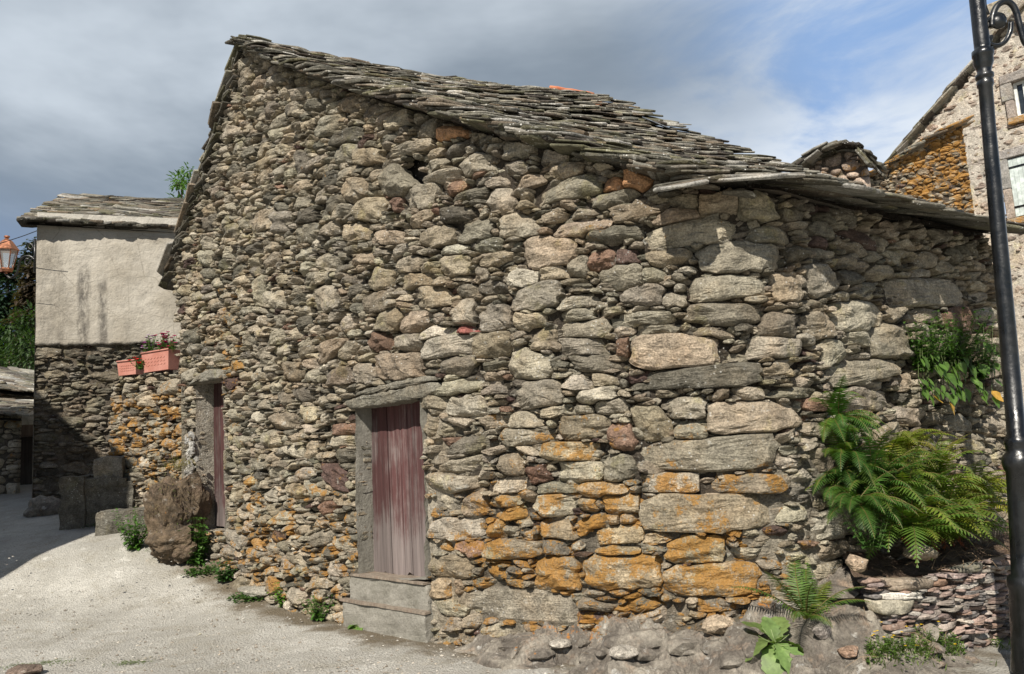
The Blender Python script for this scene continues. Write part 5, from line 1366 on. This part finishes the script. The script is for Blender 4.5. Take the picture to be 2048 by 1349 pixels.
# low stone houses at the far end of the lane
def simple_wall(path, z0, z1f, classes, prot, lichf, K, gap, res, mort, tonef=None, allowed=None, matname='far', bd_=-.05, cell=.1):
    al = allowed or (lambda S, Z: Z < z1f(S))
    st_ = pack(path, 0, path.L, z0, float(np.max(z1f(np.linspace(0, path.L, 50)))), al, classes, (), res, 4, RNG, .98)
    g_ = stone_geo(path, st_, outlines(st_, K, 30, gap, .04), RNG, prot, lichf, tonef, .1, .8, (1., 1., .93, .7, .4))
    V, Q, T = backing(path, 0, path.L, -.3, float(np.max(z1f(np.linspace(0, path.L, 50)))), (lambda S, Z: (Z < z1f(S) + .05)) if allowed is None else allowed, lambda S, Z: bd_ + .01 * vnoise(S, Z, 5, 1), lambda S, Z: np.zeros(S.shape + (3,)) + np.array(mort), cell)
    zt_ = V[:, 2]; ss_ = np.array([path.S[int(np.argmin((path.X - a) ** 2 + (path.Y - b) ** 2))] for a, b in V[:, :2]])
    return join([g_, (V, Q, None, T, np.array([lichf(a, b) for a, b in zip(ss_, zt_)]) * .8)])
LP0, LP1 = at(-70, 800, 19.5), at(84, 800, 20.2); LPa = Path([(LP0.x, LP0.y), (LP1.x, LP1.y)], False)
lt = [LPa.hit(-60, 752), LPa.hit(0, 762), LPa.hit(78, 780)]
lowh = thing('low_stone_house', 'low stone cottage with slab roof at the end of the lane', 'house', (LP0.x, LP0.y, 1.2))
V, F, T, Lc = simple_wall(LPa, 1.5, lambda S: np.interp(S, [q[0] for q in lt], [q[1] for q in lt]), [(.12, .25, .3, .6, 300), (.07, .13, .3, .7, 1200)], (.0, .04), lambda s, z: .25, 16, .012, .025, (.20, .18, .15))
mk('wall', V, F, M['far'], lowh, True, T, Lc)
mb = MB(); sbox_ = at(52, 842, 19.3); mb.box((sbox_.x, sbox_.y, sbox_.z), .62, .3, .24, None, (.55, .53, .5), .02); mb.build('lintel_band', M['concrete'], lowh, False)
e0, e1, r0, r1 = at(-80, 770, 19.0), at(92, 789, 19.6), at(-120, 722, 22.5), at(60, 745, 22.5)
mb = MB(); PLW = lambda u, v: r0.lerp(r1, v).lerp(e0.lerp(e1, v), u); slate_roof(mb, PLW, 12, lambda u: 2.4, (.25, .5), 2.2, (.03, .06), .0, .1, skipu=.05)
V_ = [PLW(0, 0), PLW(0, 1), PLW(1, 1), PLW(1, 0)]; mb.add([v - Vector((0, 0, .1)) for v in V_], [(0, 1, 2, 3)], (.07, .06, .05)); mb.build('roof', M['slate'], lowh, False)
shed = thing('stone_shed', 'small dark stone shed in the shade with an open doorway', 'shed', at(10, 1020, 16.2))
SA, SB = at(-120, 900, 16.6), at(36, 900, 16.6); SP = Path([(SA.x, SA.y), (SB.x, SB.y)], False); ztS = at(10, 826, 16.6).z
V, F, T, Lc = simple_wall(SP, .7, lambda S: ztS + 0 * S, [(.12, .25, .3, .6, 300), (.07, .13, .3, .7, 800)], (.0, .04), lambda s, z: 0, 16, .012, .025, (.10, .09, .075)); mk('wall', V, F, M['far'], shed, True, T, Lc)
e0, e1, r0, r1 = at(-130, 826, 16.3), at(44, 832, 16.3), at(-130, 796, 18.5), at(30, 803, 18.5)
mb = MB(); PSH = lambda u, v: r0.lerp(r1, v).lerp(e0.lerp(e1, v), u); slate_roof(mb, PSH, 8, lambda u: 1.8, (.25, .5), 2.2, (.03, .06), .0, .1, skipu=.05)
V_ = [PSH(0, 0), PSH(0, 1), PSH(1, 1), PSH(1, 0)]; mb.add([v - Vector((0, 0, .1)) for v in V_], [(0, 1, 2, 3)], (.05, .045, .04)); mb.build('roof', M['slate'], shed, False)
mb = MB(); q0, q1 = at(34, 870, 18.0), at(80, 1035, 18.0); mb.add([(q0.x, 18.0, 1.0), (q1.x + .3, 18.0, 1.0), (q1.x + .3, 18.0, q0.z), (q0.x, 18.0, q0.z)], [(0, 1, 2, 3)], (.3, .3, .3)); mb.build('door', M['oldwood'], shed, False)  # dark-toned plane standing for the unlit open doorway, no door leaf
mb = MB(); q0, q1 = at(30, 852, 17.9), at(84, 872, 17.9); mb.box(((q0.x + q1.x) / 2, 17.9, (q0.z + q1.z) / 2), q1.x - q0.x + .2, .25, q0.z - q1.z, None, (.8, .8, .8), .02); mb.build('door_beam', M['oldwood'], shed, False)

# wall lantern
def paint_mat(name, c, rough=.25, metal=0.0, coat=.6):
    m, t = newmat(name); n = t.noise(9, 6, .6); n2 = t.noise(35, 6, .6)
    cc = t.mix(t.ramp(n, .4, .7), c, tuple(x * 1.5 + .003 for x in c)); t.out(cc, t.ramp(n, .3, .7, rough * .8, rough * 1.5), t.bump(t.math('ADD', n, t.math('MULTIPLY', n2, .3)), .006), .5, metal, coat=coat); return m
M['iron'] = paint_mat('black_iron_paint', (.004, .0045, .005), .30, 0, .25)
M['copper'] = paint_mat('aged_copper', (.34, .15, .085), .35, .85, 0)
def glass_mat():
    m, t = newmat('lantern_glass'); p = t.node('ShaderNodeBsdfPrincipled'); p.inputs['Base Color'].default_value = (.8, .82, .8, 1); p.inputs['Roughness'].default_value = .12; p.inputs['Transmission Weight'].default_value = .75; p.inputs['IOR'].default_value = 1.15
    o = t.node('ShaderNodeOutputMaterial'); t.l.new(p.outputs[0], o.inputs[0]); return m
M['glass'] = glass_mat()
LY = 15.7; kL = LY / FPX
wl_ = thing('wall_lantern', 'copper topped glass lantern on a scrolled iron wall bracket', 'lantern', at(12, 548, LY))
def lat(mb, prof, c, n, tone=None, rot0=.4):
    V = []; F = []
    for (r, z) in prof:
        for k in range(n): a = rot0 + k / n * 6.2832; V.append(Vector(c) + Vector((math.cos(a) * r, math.sin(a) * r, z)))
    for i in range(len(prof) - 1):
        for k in range(n): j = (k + 1) % n; F.append((i * n + k, i * n + j, i * n + n + j, i * n + n + k))
    mb.add(V, F, tone)
c0 = at(12, 548, LY)
mb = MB(); lat(mb, [(.001, .77), (.05, .765), (.055, .74), (.03, .72), (.045, .70), (.10, .66), (.19, .53), (.225, .48), (.225, .465), (.001, .47)], c0, 6); mb.build('lantern_roof', M['copper'], wl_, False)
mb = MB(); lat(mb, [(.11, .10), (.195, .46)], c0, 6); mb.build('glass_pane', M['glass'], wl_, False)
mb = MB()
for k in range(6): a = .4 + k / 6 * 6.2832; mb.tube([c0 + Vector((math.cos(a) * .113, math.sin(a) * .113, .10)), c0 + Vector((math.cos(a) * .20, math.sin(a) * .20, .47))], .012, 5)
lat(mb, [(.10, .03), (.125, .08), (.125, .105), (.001, .11)], c0, 6); lat(mb, [(.001, -.02), (.03, .0), (.03, .05), (.001, .06)], c0, 8)
mb.build('lantern_cage', M['copper'], wl_, False)
mb = MB()
def scroll(mb, pxs_, Y, r, n=7):
    P = [at(x, y, Y) for x, y in pxs_]; Q = [P[0] * 2 - P[1]] + P + [P[-1] * 2 - P[-2]]; out = []
    for i in range(1, len(Q) - 2):
        for q in range(5):
            t = q / 5; p0, p1, p2, p3 = Q[i - 1:i + 3]; out.append(.5 * ((2 * p1) + (p2 - p0) * t + (2 * p0 - 5 * p1 + 4 * p2 - p3) * t * t + (3 * p1 - p0 - 3 * p2 + p3) * t ** 3))
    out.append(P[-1]); mb.tube(out, r, n)
scroll(mb, [(12, 548), (20, 556), (32, 550), (37, 535), (40, 522), (48, 514), (60, 513), (70, 520)], LY, .022)
scroll(mb, [(70, 512), (62, 520), (55, 530), (50, 526), (52, 518), (58, 519)], LY, .015)
scroll(mb, [(70, 505), (66, 492), (58, 487), (56, 494), (62, 499), (66, 494)], LY, .014)
mb.tube([at(70, 478, LY), at(70, 545, LY)], .022, 6)
mb.build('bracket', M['iron'], wl_)
mb = MB(); scroll(mb, [(74, 462), (50, 471), (26, 479), (-40, 500)], 14.5, .008, 4); tag(mb.build('cable', M['iron'], None), 'thin cable sagging from the plastered house past the lantern', 'cable')
mb = MB(); scroll(mb, [(74, 565), (40, 577), (0, 590), (-50, 606)], 14.7, .006, 4); tag(mb.build('cable', M['iron'], None), 'thin cable running below the lantern toward the trees', 'cable')

# ---- trees behind
def bark_mat():
    m, t = newmat('tree_bark'); n = t.noise(14, 6, .7, t.map((1, 1, .25))); t.out(t.mix(n, (.05, .04, .03), (.14, .11, .085)), .9, t.bump(n, .03), .2); return m
M['bark'] = bark_mat()
def conifer(px, ytop, Y, H, rad, tone, label, group, n=5200):
    p = at(px, ytop, Y); b = Vector((p.x, p.y, p.z - H)); t = thing('conifer', label, 'tree', b, group)
    mb = MB(); mb.tube([b, b + Vector((0, 0, H * .5)), b + Vector((0, 0, H * .97))], [.20, .12, .02], 7); mb.build('trunk', M['bark'], t)
    ml = MB(); nb = 150
    for q in range(nb):
        f = random.random() ** .8; z = b.z + H * (.08 + .9 * f); R_ = rad * (1 - f) ** .8 * random.uniform(.7, 1.1) + .12; a = q * 2.4 + random.random(); d = Vector((math.cos(a), math.sin(a), 0))
        for k in range(int(14 + 26 * R_)):
            u = random.random() ** .7; c = Vector((b.x, b.y, z)) + d * R_ * u + Vector((0, 0, .22 * R_ * u - .55 * R_ * u * u)) + Vector((random.gauss(0, .1), random.gauss(0, .1), random.gauss(0, .07)))
            leaf(ml, c, d + Vector((random.gauss(0, .7), random.gauss(0, .7), random.uniform(-.7, .2))), random.uniform(.22, .42), .12, vary(tone, .35), 'lance', .4)
    ml.build('crown', M['leaf'], t, False)
TG = 'trees behind the plastered house'
conifer(18, 505, 30, 9, 2.0, (.025, .05, .028), 'dark green conifer behind the wall lantern', TG)
conifer(66, 470, 33, 9.5, 1.7, (.035, .045, .025), 'olive dark conifer close beside the plastered house', TG)
conifer(66, 520, 29, 7, 1.2, (.06, .045, .03), 'brownish conifer half hidden by the plastered house', TG)
conifer(-30, 540, 31, 8, 2.0, (.022, .045, .03), 'blue green conifer at the edge of the lane view', TG)
def broadleaf(px, ytop, Y, H, rad, tone, label, n, ls, group=None, crown_h=None):
    p = at(px, ytop, Y); b = Vector((p.x, p.y, p.z - H)); t = thing('broadleaf_tree', label, 'tree', b, group); ch = crown_h or H * .6
    mb = MB(); mb.tube([b, b + Vector((.05, 0, H * .4)), b + Vector((0, .05, H * .8))], [.14, .09, .03], 7)
    cl = []
    for q in range(16):
        a = random.uniform(0, 6.28); z = b.z + H - ch * random.random(); f = (b.z + H - z) / ch; r = rad * math.sqrt(max(.05, f * (1.25 - f))) * 1.5 * random.random() ** .5; c = Vector((b.x + math.cos(a) * r, b.y + math.sin(a) * r, z)); cl.append(c)
        mb.tube([b + Vector((0, 0, H * .45)), (b + Vector((0, 0, H * .6))).lerp(c, .5), c], [.04, .025, .008], 5)
    mb.build('trunk', M['bark'], t); ml = MB()
    for q in range(n):
        c = random.choice(cl); d = Vector((random.gauss(0, 1), random.gauss(0, 1), random.gauss(0, 1))).normalized(); p = c + d * rad * .38 * random.random() ** .5
        leaf(ml, p, d + Vector((0, 0, random.uniform(-.6, .3))), ls * random.uniform(.7, 1.3), ls * .5, vary(tone, .35), 'ovate', .5)
    ml.build('crown', M['leaf'], t, False)
broadleaf(58, 640, 26, 5.0, 1.3, (.035, .065, .018), 'bright green bushy tree below the conifers', 2600, .16, TG)
broadleaf(18, 660, 27, 5.0, 1.6, (.035, .07, .022), 'dark bushy tree filling the gap left of the house corner'.replace('left of the', 'beside the'), 2600, .16, TG)
broadleaf(372, 345, 24, 7, .75, (.075, .15, .03), 'light green tree top peeping over the plastered house roof', 1300, .13, None, 1.9)

# tall house outside the frame whose gable throws the shade over the lane
def shade_house():
    A = onground(0, 1185); h = Vector((ldir.x, ldir.y, 0)).normalized(); r = Vector((h.y, -h.x, 0)); te = math.tan(SUN_EL)
    C = at(300, 940, 12.6); D = at(75, 795, 15.0); K = A - h * 3.6; K.z = 0
    zc = C.z + (C - K).dot(h) * te; ld = -(D - K).dot(r); qz = D.z + (D - K).dot(h) * te; slope = max(.35, (qz - zc) / ld)
    t = thing('neighbour_house', 'tall gabled stone house standing across the lane', 'house', (K.x, K.y, 0)); W = 5.5; zr = zc + slope * W; dep = 7.0
    P = lambda l, d, z: K - r * l - h * d + Vector((0, 0, z))
    V = []
    for d in (0, dep): V += [P(0, d, -.2), P(0, d, zc), P(W, d, zr), P(2 * W, d, zc), P(2 * W, d, -.2)]
    mk('wall', V, [(0, 1, 2, 3, 4), (9, 8, 7, 6, 5), (0, 5, 6, 1), (3, 8, 9, 4)], M['far'], t, False, (.28, .26, .22), 0.0)
    mb = MB()
    for (l1, z1) in ((0, zc), (2 * W, zc)):
        q = [P(l1, -.02, z1 + .01), P(W, -.02, zr + .01), P(W, dep, zr + .01), P(l1, dep, z1 + .01)]; q += [v + Vector((0, 0, .1)) for v in q]
        mb.add(q, [(0, 1, 2, 3), (4, 7, 6, 5), (0, 4, 5, 1), (3, 2, 6, 7), (0, 3, 7, 4)], (.15, .14, .12))
    mb.build('roof', M['slate'], t, False)
    B = onground(270, 1100); print('az AB', math.degrees(math.atan2(B.x - A.x, B.y - A.y)), 'slope', slope, zc)
shade_house()

# ================================================================== RIGHT SIDE: HOUSES
TH0, TH1 = (7.9, 19.69), (12.6, 14.64); TP = Path([TH0, TH1], False)
tvg = [TP.hit(1828, 276), TP.hit(1945, 126), TP.hit(2022, 50)]
sr, zr_ = tvg[2]; sl2 = (tvg[2][1] - tvg[0][1]) / (tvg[2][0] - tvg[0][0])
def ttop(S): return np.minimum(zr_ - np.maximum(0, sr - S) * sl2, zr_ - np.maximum(0, S - sr) * sl2)
def trect(a, b, c, d): (s0, z1) = TP.hit(a, b); (s1, z0) = TP.hit(c, d); return s0, s1, z0, z1
w1 = trect(2022, 165, 2075, 222); w2 = trect(2014, 318, 2085, 425)
def tallow(S, Z):
    ok = (Z < ttop(S))
    for (s0, s1, z0, z1) in (w1, w2): ok &= ~((S > s0 - .16) & (S < s1 + .16) & (Z > z0 - .14) & (Z < z1 + .2))
    return ok
th_ = thing('tall_stone_house', 'tall mortared stone house with shuttered window behind the lamp post', 'house', (TH0[0] + 2, TH0[1] - 2, 0))
PINK = [(.36, .30, .25), (.30, .24, .20), (.40, .345, .29), (.26, .215, .18), (.34, .265, .215), (.42, .37, .32)]
V, F, T, Lc = simple_wall(TP, 3.5, ttop, [(.14, .26, .3, .6, 600), (.08, .15, .3, .7, 2500), (.04, .08, .3, .8, 2000)], (-.03, .005), lambda s, z: .0, 16, .035, .02, (.46, .42, .36), lambda c, s: np.array(random.choice(PINK)) * random.uniform(.8, 1.1), tallow, 'far', -.025)
mk('wall', V, F, M['far'], th_, False, T, Lc)
tpd = Vector((TH1[0] - TH0[0], TH1[1] - TH0[1], 0)).normalized(); tpn = Vector((tpd.y, -tpd.x, 0)); trot = Matrix(((tpd.x, tpn.x, 0), (tpd.y, tpn.y, 0), (0, 0, 1)))
def tp3(s, z, d): x, y = TP.pos(s, d); return Vector((float(x), float(y), z))
def tbox(mb, s0, s1, z0, z1, d0, d1, tone, bev=.015, lich=0): mb.box(tp3((s0 + s1) / 2, (z0 + z1) / 2, (d0 + d1) / 2), s1 - s0, d1 - d0, z1 - z0, trot, tone, bev, lich)
M['frame'] = paint_mat('pale_window_paint', (.55, .57, .55), .5, 0, 0); M['pane'] = paint_mat('dark_window_glass', (.02, .025, .03), .06, 0, .3); M['shutter'] = paint_mat('grey_green_shutter_paint', (.42, .47, .45), .5, 0, 0)
for i_, (s0, s1, z0, z1) in enumerate((w1, w2)):
    mb = MB(); x = .16
    tbox(mb, s0 - x, s0, z0, z0 + (z1 - z0) * .5, -.2, .03, (.36, .31, .27)); tbox(mb, s0 - x - .06, s0, z0 + (z1 - z0) * .5 + .005, z1, -.2, .028, (.30, .29, .27))
    tbox(mb, s1, s1 + x, z0, z1, -.2, .03, (.34, .30, .27)); tbox(mb, s0 - x - .05, s1 + x + .05, z1, z1 + .2, -.2, .034, (.30, .28, .26), lich=.3 if i_ else 0); tbox(mb, s0 - x, s1 + x, z0 - .14, z0, -.2, .06, (.36, .30, .22), lich=.75)
    wf = mb.build('window_surround', M['far'], th_, False)
    mb = MB(); tbox(mb, s0, s1, z0, z1, -.19, -.16, (.1, .1, .1), 0); pn = mb.build('pane', M['pane'], wf, False)
    mb = MB()
    for (a, b, c, d) in ((s0, s0 + .06, z0, z1), (s1 - .06, s1, z0, z1), (s0 + .06, s1 - .06, z0, z0 + .06), (s0 + .06, s1 - .06, z1 - .06, z1), ((s0 + s1) / 2 - .03, (s0 + s1) / 2 + .03, z0 + .06, z1 - .06)): tbox(mb, a, b, c, d, -.155, -.11, (.6, .6, .6), .005)
    if not i_: mb.build('window_frame', M['frame'], wf, False)
    if i_:
        mb = MB()
        for k in range(6): a = s0 + (s1 - s0) * k / 6; tbox(mb, a + .001, a + (s1 - s0) / 6 - .001, z0 + .03, z1 - .02, -.06, -.02, (.6, .6, .6), .004)
        mb.build('shutter', M['shutter'], th_, False)
        mb = MB()
        for zz in (z0 + (z1 - z0) * .18, z0 + (z1 - z0) * .84): tbox(mb, s0 - .02, s1 - .1, zz - .02, zz + .02, -.018, -.008, (.1, .1, .1), 0)
        mb.build('shutter_hinge', M['iron'], th_, False)
back6 = -tpn * 6
def ptv(s, d): return tp3(s, float(ttop(s)), d)
mb = MB(); PT = lambda u, v: (ptv(sr * (1 - u), .12) + Vector((0, 0, .06))).lerp(ptv(sr * (1 - u), -6) + Vector((0, 0, .06)), v)
slate_roof(mb, PT, 16, 6.0, (.3, .6), 2.3, (.03, .06), .0, .05, skipu=.04)
PT2 = lambda u, v: (ptv(sr + (TP.L - sr) * u, .12) + Vector((0, 0, .06))).lerp(ptv(sr + (TP.L - sr) * u, -6) + Vector((0, 0, .06)), v)
slate_roof(mb, PT2, 16, 6.0, (.3, .6), 2.3, (.03, .06), .0, .05, skipu=.04); mb.build('roof', M['slate'], th_, False)
mb = MB(); mb.box(tp3(sr, zr_ + .25, -.4), .9, .8, .8, trot, (.36, .33, .28), .03); mb.build('chimney', M['far'], th_, False)

# lean-to house with orange lichen gable
OR = at(1952, 440, 14.0); OP = Path([(OR.x - 3.4, OR.y + .9), (OR.x, OR.y)], False)
ov = [OP.hit(1640, 404), OP.hit(1749, 353), OP.hit(1838, 298), OP.hit(1943, 246)]
def otop(S): return np.interp(S, [0] + [q[0] for q in ov] + [9], [ov[0][1] - .2] + [q[1] for q in ov] + [ov[3][1]])
ohs = thing('lichened_lean_to', 'stone lean-to whose gable is covered in bright orange lichen', 'house', (OR.x - 1.5, OR.y + .4, 0))
so_l = OP.hit(1800, 400)[0]
V, F, T, Lc = simple_wall(OP, 2.5, otop, [(.06, .11, .3, .55, 1200), (.035, .07, .3, .7, 3500)], (-.01, .015), lambda s, z: (.62 + .35 * noise.noise(Vector((s * 1.6, z * 1.6, 3)))) * float(sm(s, so_l - .35, so_l + .15)) + .12, 16, .006, .014, (.08, .065, .05))
mk('wall', V, F, M['far'], ohs, False, T, Lc)
opd = Vector((3.4, -.9, 0)).normalized(); opn = Vector((opd.y, -opd.x, 0))
mb = MB()
def POR(u, v):
    s = OP.L * (1 - u) * 1.0; x, y = OP.pos(s, .1); a = Vector((float(x), float(y), float(otop(s)) + .05)); return a.lerp(a - opn * 3.0 + Vector((0, 0, .15 + .75 * u)), v)
slate_roof(mb, POR, 26, 3.0, (.25, .5), 2.6, (.025, .045), .75, .08, skipu=.03)
mb.build('roof', M['slate2'], ohs, False)
# small slab roofed outhouse hump
oh = thing('slab_roofed_outhouse', 'small slab roofed outhouse with pale gable stones behind the barn eave', 'outhouse', at(1690, 360, 12.5))
HPt = Path([tuple(at(1600, 340, 12.9))[:2], tuple(at(1735, 340, 12.3))[:2]], False); hq = [HPt.hit(1600, 346), HPt.hit(1640, 316), HPt.hit(1695, 300), HPt.hit(1722, 306), HPt.hit(1735, 332)]
htop = lambda S: np.interp(S, [q[0] for q in hq], [q[1] for q in hq])
V, F, T, Lc = simple_wall(HPt, 3.0, htop, [(.10, .18, .5, .8, 200), (.06, .1, .5, .9, 600)], (.0, .04), lambda s, z: .1, 14, .01, .014, (.12, .10, .08), lambda c, s: np.array((.42, .33, .26)) * random.uniform(.7, 1.1)); mk('wall', V, F, M['far'], oh, True, T, Lc)
mb = MB()
for k in range(130):
    u = random.random(); s = hq[0][0] + (hq[4][0] - hq[0][0]) * u; x, y = HPt.pos(s, random.uniform(-1.2, .12)); e = (float(htop(min(s + .05, HPt.L))) - float(htop(max(s - .05, 0)))) / .1
    d0_ = (HPt.pos(HPt.L)[0] - HPt.pos(0)[0], HPt.pos(HPt.L)[1] - HPt.pos(0)[1]); ax = Vector((float(d0_[0]), float(d0_[1]), 0)).normalized(); ux = (ax + Vector((0, 0, e * .8))).normalized(); vy = Vector((-ax.y, ax.x, 0))
    slab(mb, Vector((float(x), float(y), float(htop(s)) + random.uniform(.0, .10))), ux, vy, ux.cross(vy), random.uniform(.25, .45), random.uniform(.25, .45), random.uniform(.025, .05), TJ(.7, 1.2), .15)
mb.build('roof', M['slate'], oh, False)
# red tiled roof peeping over the ridge
def tile_mat():
    m, t = newmat('red_roof_tile'); n = t.noise(4, 6, .65); c = t.mix(t.ramp(n, .35, .65), (.42, .14, .075), (.50, .22, .12)); c = t.mix(t.ramp(t.noise(6, 6, .7, t.map((1, 1, 1), (3, 3, 3))), .56, .64), c, (.5, .27, .05)); t.out(c, .85, t.bump(n, .02), .2); return m
M['tile'] = tile_mat()
ra, rb = at(1100, 178, 21), at(1187, 192, 21.5); rdv = rb - ra; ra2 = ra - rdv * 3 - Vector((0, 0, .55)); tile = thing('red_tiled_house', 'house beyond the barn showing a patch of red tiled roof', 'house', (ra.x, ra.y, 0))
rv = Vector((-.4, .9, 0)).normalized(); mb = MB(); ax = Vector((rdv.x, rdv.y, 0)).normalized(); ra2 = ra
q0, q1, q2, q3 = ra - rv * 2.6 - ax * 2.6, rb - rv * 2.6 + ax * 2.6, rb + rv * 2.6 + ax * 2.6, ra + rv * 2.6 - ax * 2.6
for q in (q0, q1, q2, q3): q.z = min(ra.z, rb.z) - 4.0
for (a, b, c, d) in ((ra, rb, q1, q0), (rb, ra, q3, q2), (rb, rb, q2, q1), (ra, ra, q0, q3)):
    NN = 64; V_ = []
    for i_ in range(NN + 1):
        for k in range(9): p = a.lerp(b, i_ / NN).lerp(d.lerp(c, i_ / NN), k / 8); V_.append(p + Vector((0, 0, .03 * math.cos(i_ * math.pi / 2) * (k / 8) ** .5)))
    mb.add(V_, [(i_ * 9 + k, (i_ + 1) * 9 + k, (i_ + 1) * 9 + k + 1, i_ * 9 + k + 1) for i_ in range(NN) for k in range(8)])
mb.tube([ra.lerp(rb, k / 6) + Vector((0, 0, .02 + .015 * (k % 2))) for k in range(7)], .07, 8)
mb.build('roof', M['tile'], tile, True)
mb = MB()
def lowz(p, z): return Vector((p.x, p.y, z))
zt_ = min(ra.z, rb.z) - 4.2; mb.add([lowz(q, 0) for q in (q0, q1, q2, q3)] + [lowz(q, zt_) for q in (q0, q1, q2, q3)], [(0, 1, 5, 4), (1, 2, 6, 5), (2, 3, 7, 6), (3, 0, 4, 7)], (.3, .27, .22)); mb.build('wall', M['far'], tile, False)

# loose metal sheet on the barn roof: dark slate strip
# ================================================================== LAMP POST
LPY = 5.4
def lp(px, py): return at(px, py, LPY)
kp = LPY / FPX
post = thing('street_lamp', 'glossy black cast iron lamp post with scrolled bracket', 'street lamp', Vector((lp(2052, 1290).x, lp(2052, 1290).y, 0)))
axis_px = [(-160, 1936), (0, 1957), (300, 1981), (600, 2010), (1000, 2044), (1300, 2068)]
def axx(py): return float(np.interp(py, [a for a, b in axis_px], [b for a, b in axis_px]))
prof = [(-160, 14), (95, 15.5), (100, 15.5), (102, 21), (112, 21), (116, 19), (128, 19), (138, 15), (146, 13), (150, 17.5), (157, 17.5), (160, 13), (163, 16), (172, 16), (176, 13.5), (250, 13.5), (500, 15), (700, 16), (872, 17), (876, 22), (886, 23), (896, 21), (904, 21), (912, 28), (924, 30), (936, 28), (944, 24), (1000, 25), (1100, 27), (1150, 29), (1154, 36), (1172, 38), (1180, 35), (1300, 38), (1345, 39)]
V_ = []; F_q = []; n = 24
for (py, r) in prof:
    c = lp(axx(py), py)
    for k in range(n): a = k / n * 6.2832; V_.append(c + Vector((math.cos(a) * r * kp, math.sin(a) * r * kp, 0)))
F_q = [(i_ * n + (k + 1) % n, i_ * n + k, (i_ + 1) * n + k, (i_ + 1) * n + (k + 1) % n) for i_ in range(len(prof) - 1) for k in range(n)]
mk('post', V_, F_q, M['iron'], post, True)
mb = MB()
scroll(mb, [(1984, 55), (1985, 35), (1993, 14), (2008, 4), (2022, 8), (2032, 24), (2040, 55), (2050, 85), (2062, 92), (2075, 80)], LPY, .022, 10)
scroll(mb, [(1966, 48), (1976, 40), (1990, 30), (2004, 32), (2008, 44), (1998, 54), (1986, 50), (1984, 40), (1994, 36)], LPY, .017, 10)
scroll(mb, [(2022, 45), (2020, 65), (2010, 84), (1995, 92), (1980, 88), (1976, 78), (1984, 74)], LPY, .016, 10)
scroll(mb, [(1975, 30), (1968, 6), (1972, -30), (1990, -60)], LPY, .016, 10)
rock = None
for (px, py, r) in ((1997, 44, 16), (1977, 80, 8)):
    c = lp(px, py); V_ = []; F_q = []
    for i_ in range(9):
        ph = math.pi * i_ / 8
        for k in range(14): a = k / 14 * 6.2832; V_.append(c + Vector((math.sin(ph) * math.cos(a), math.sin(ph) * math.sin(a) * .7, math.cos(ph))) * r * kp)
    mb.add(V_, [(i_ * 14 + (k + 1) % 14, i_ * 14 + k, (i_ + 1) * 14 + k, (i_ + 1) * 14 + (k + 1) % 14) for i_ in range(8) for k in range(14)])
mb.build('bracket', M['iron'], post, True)
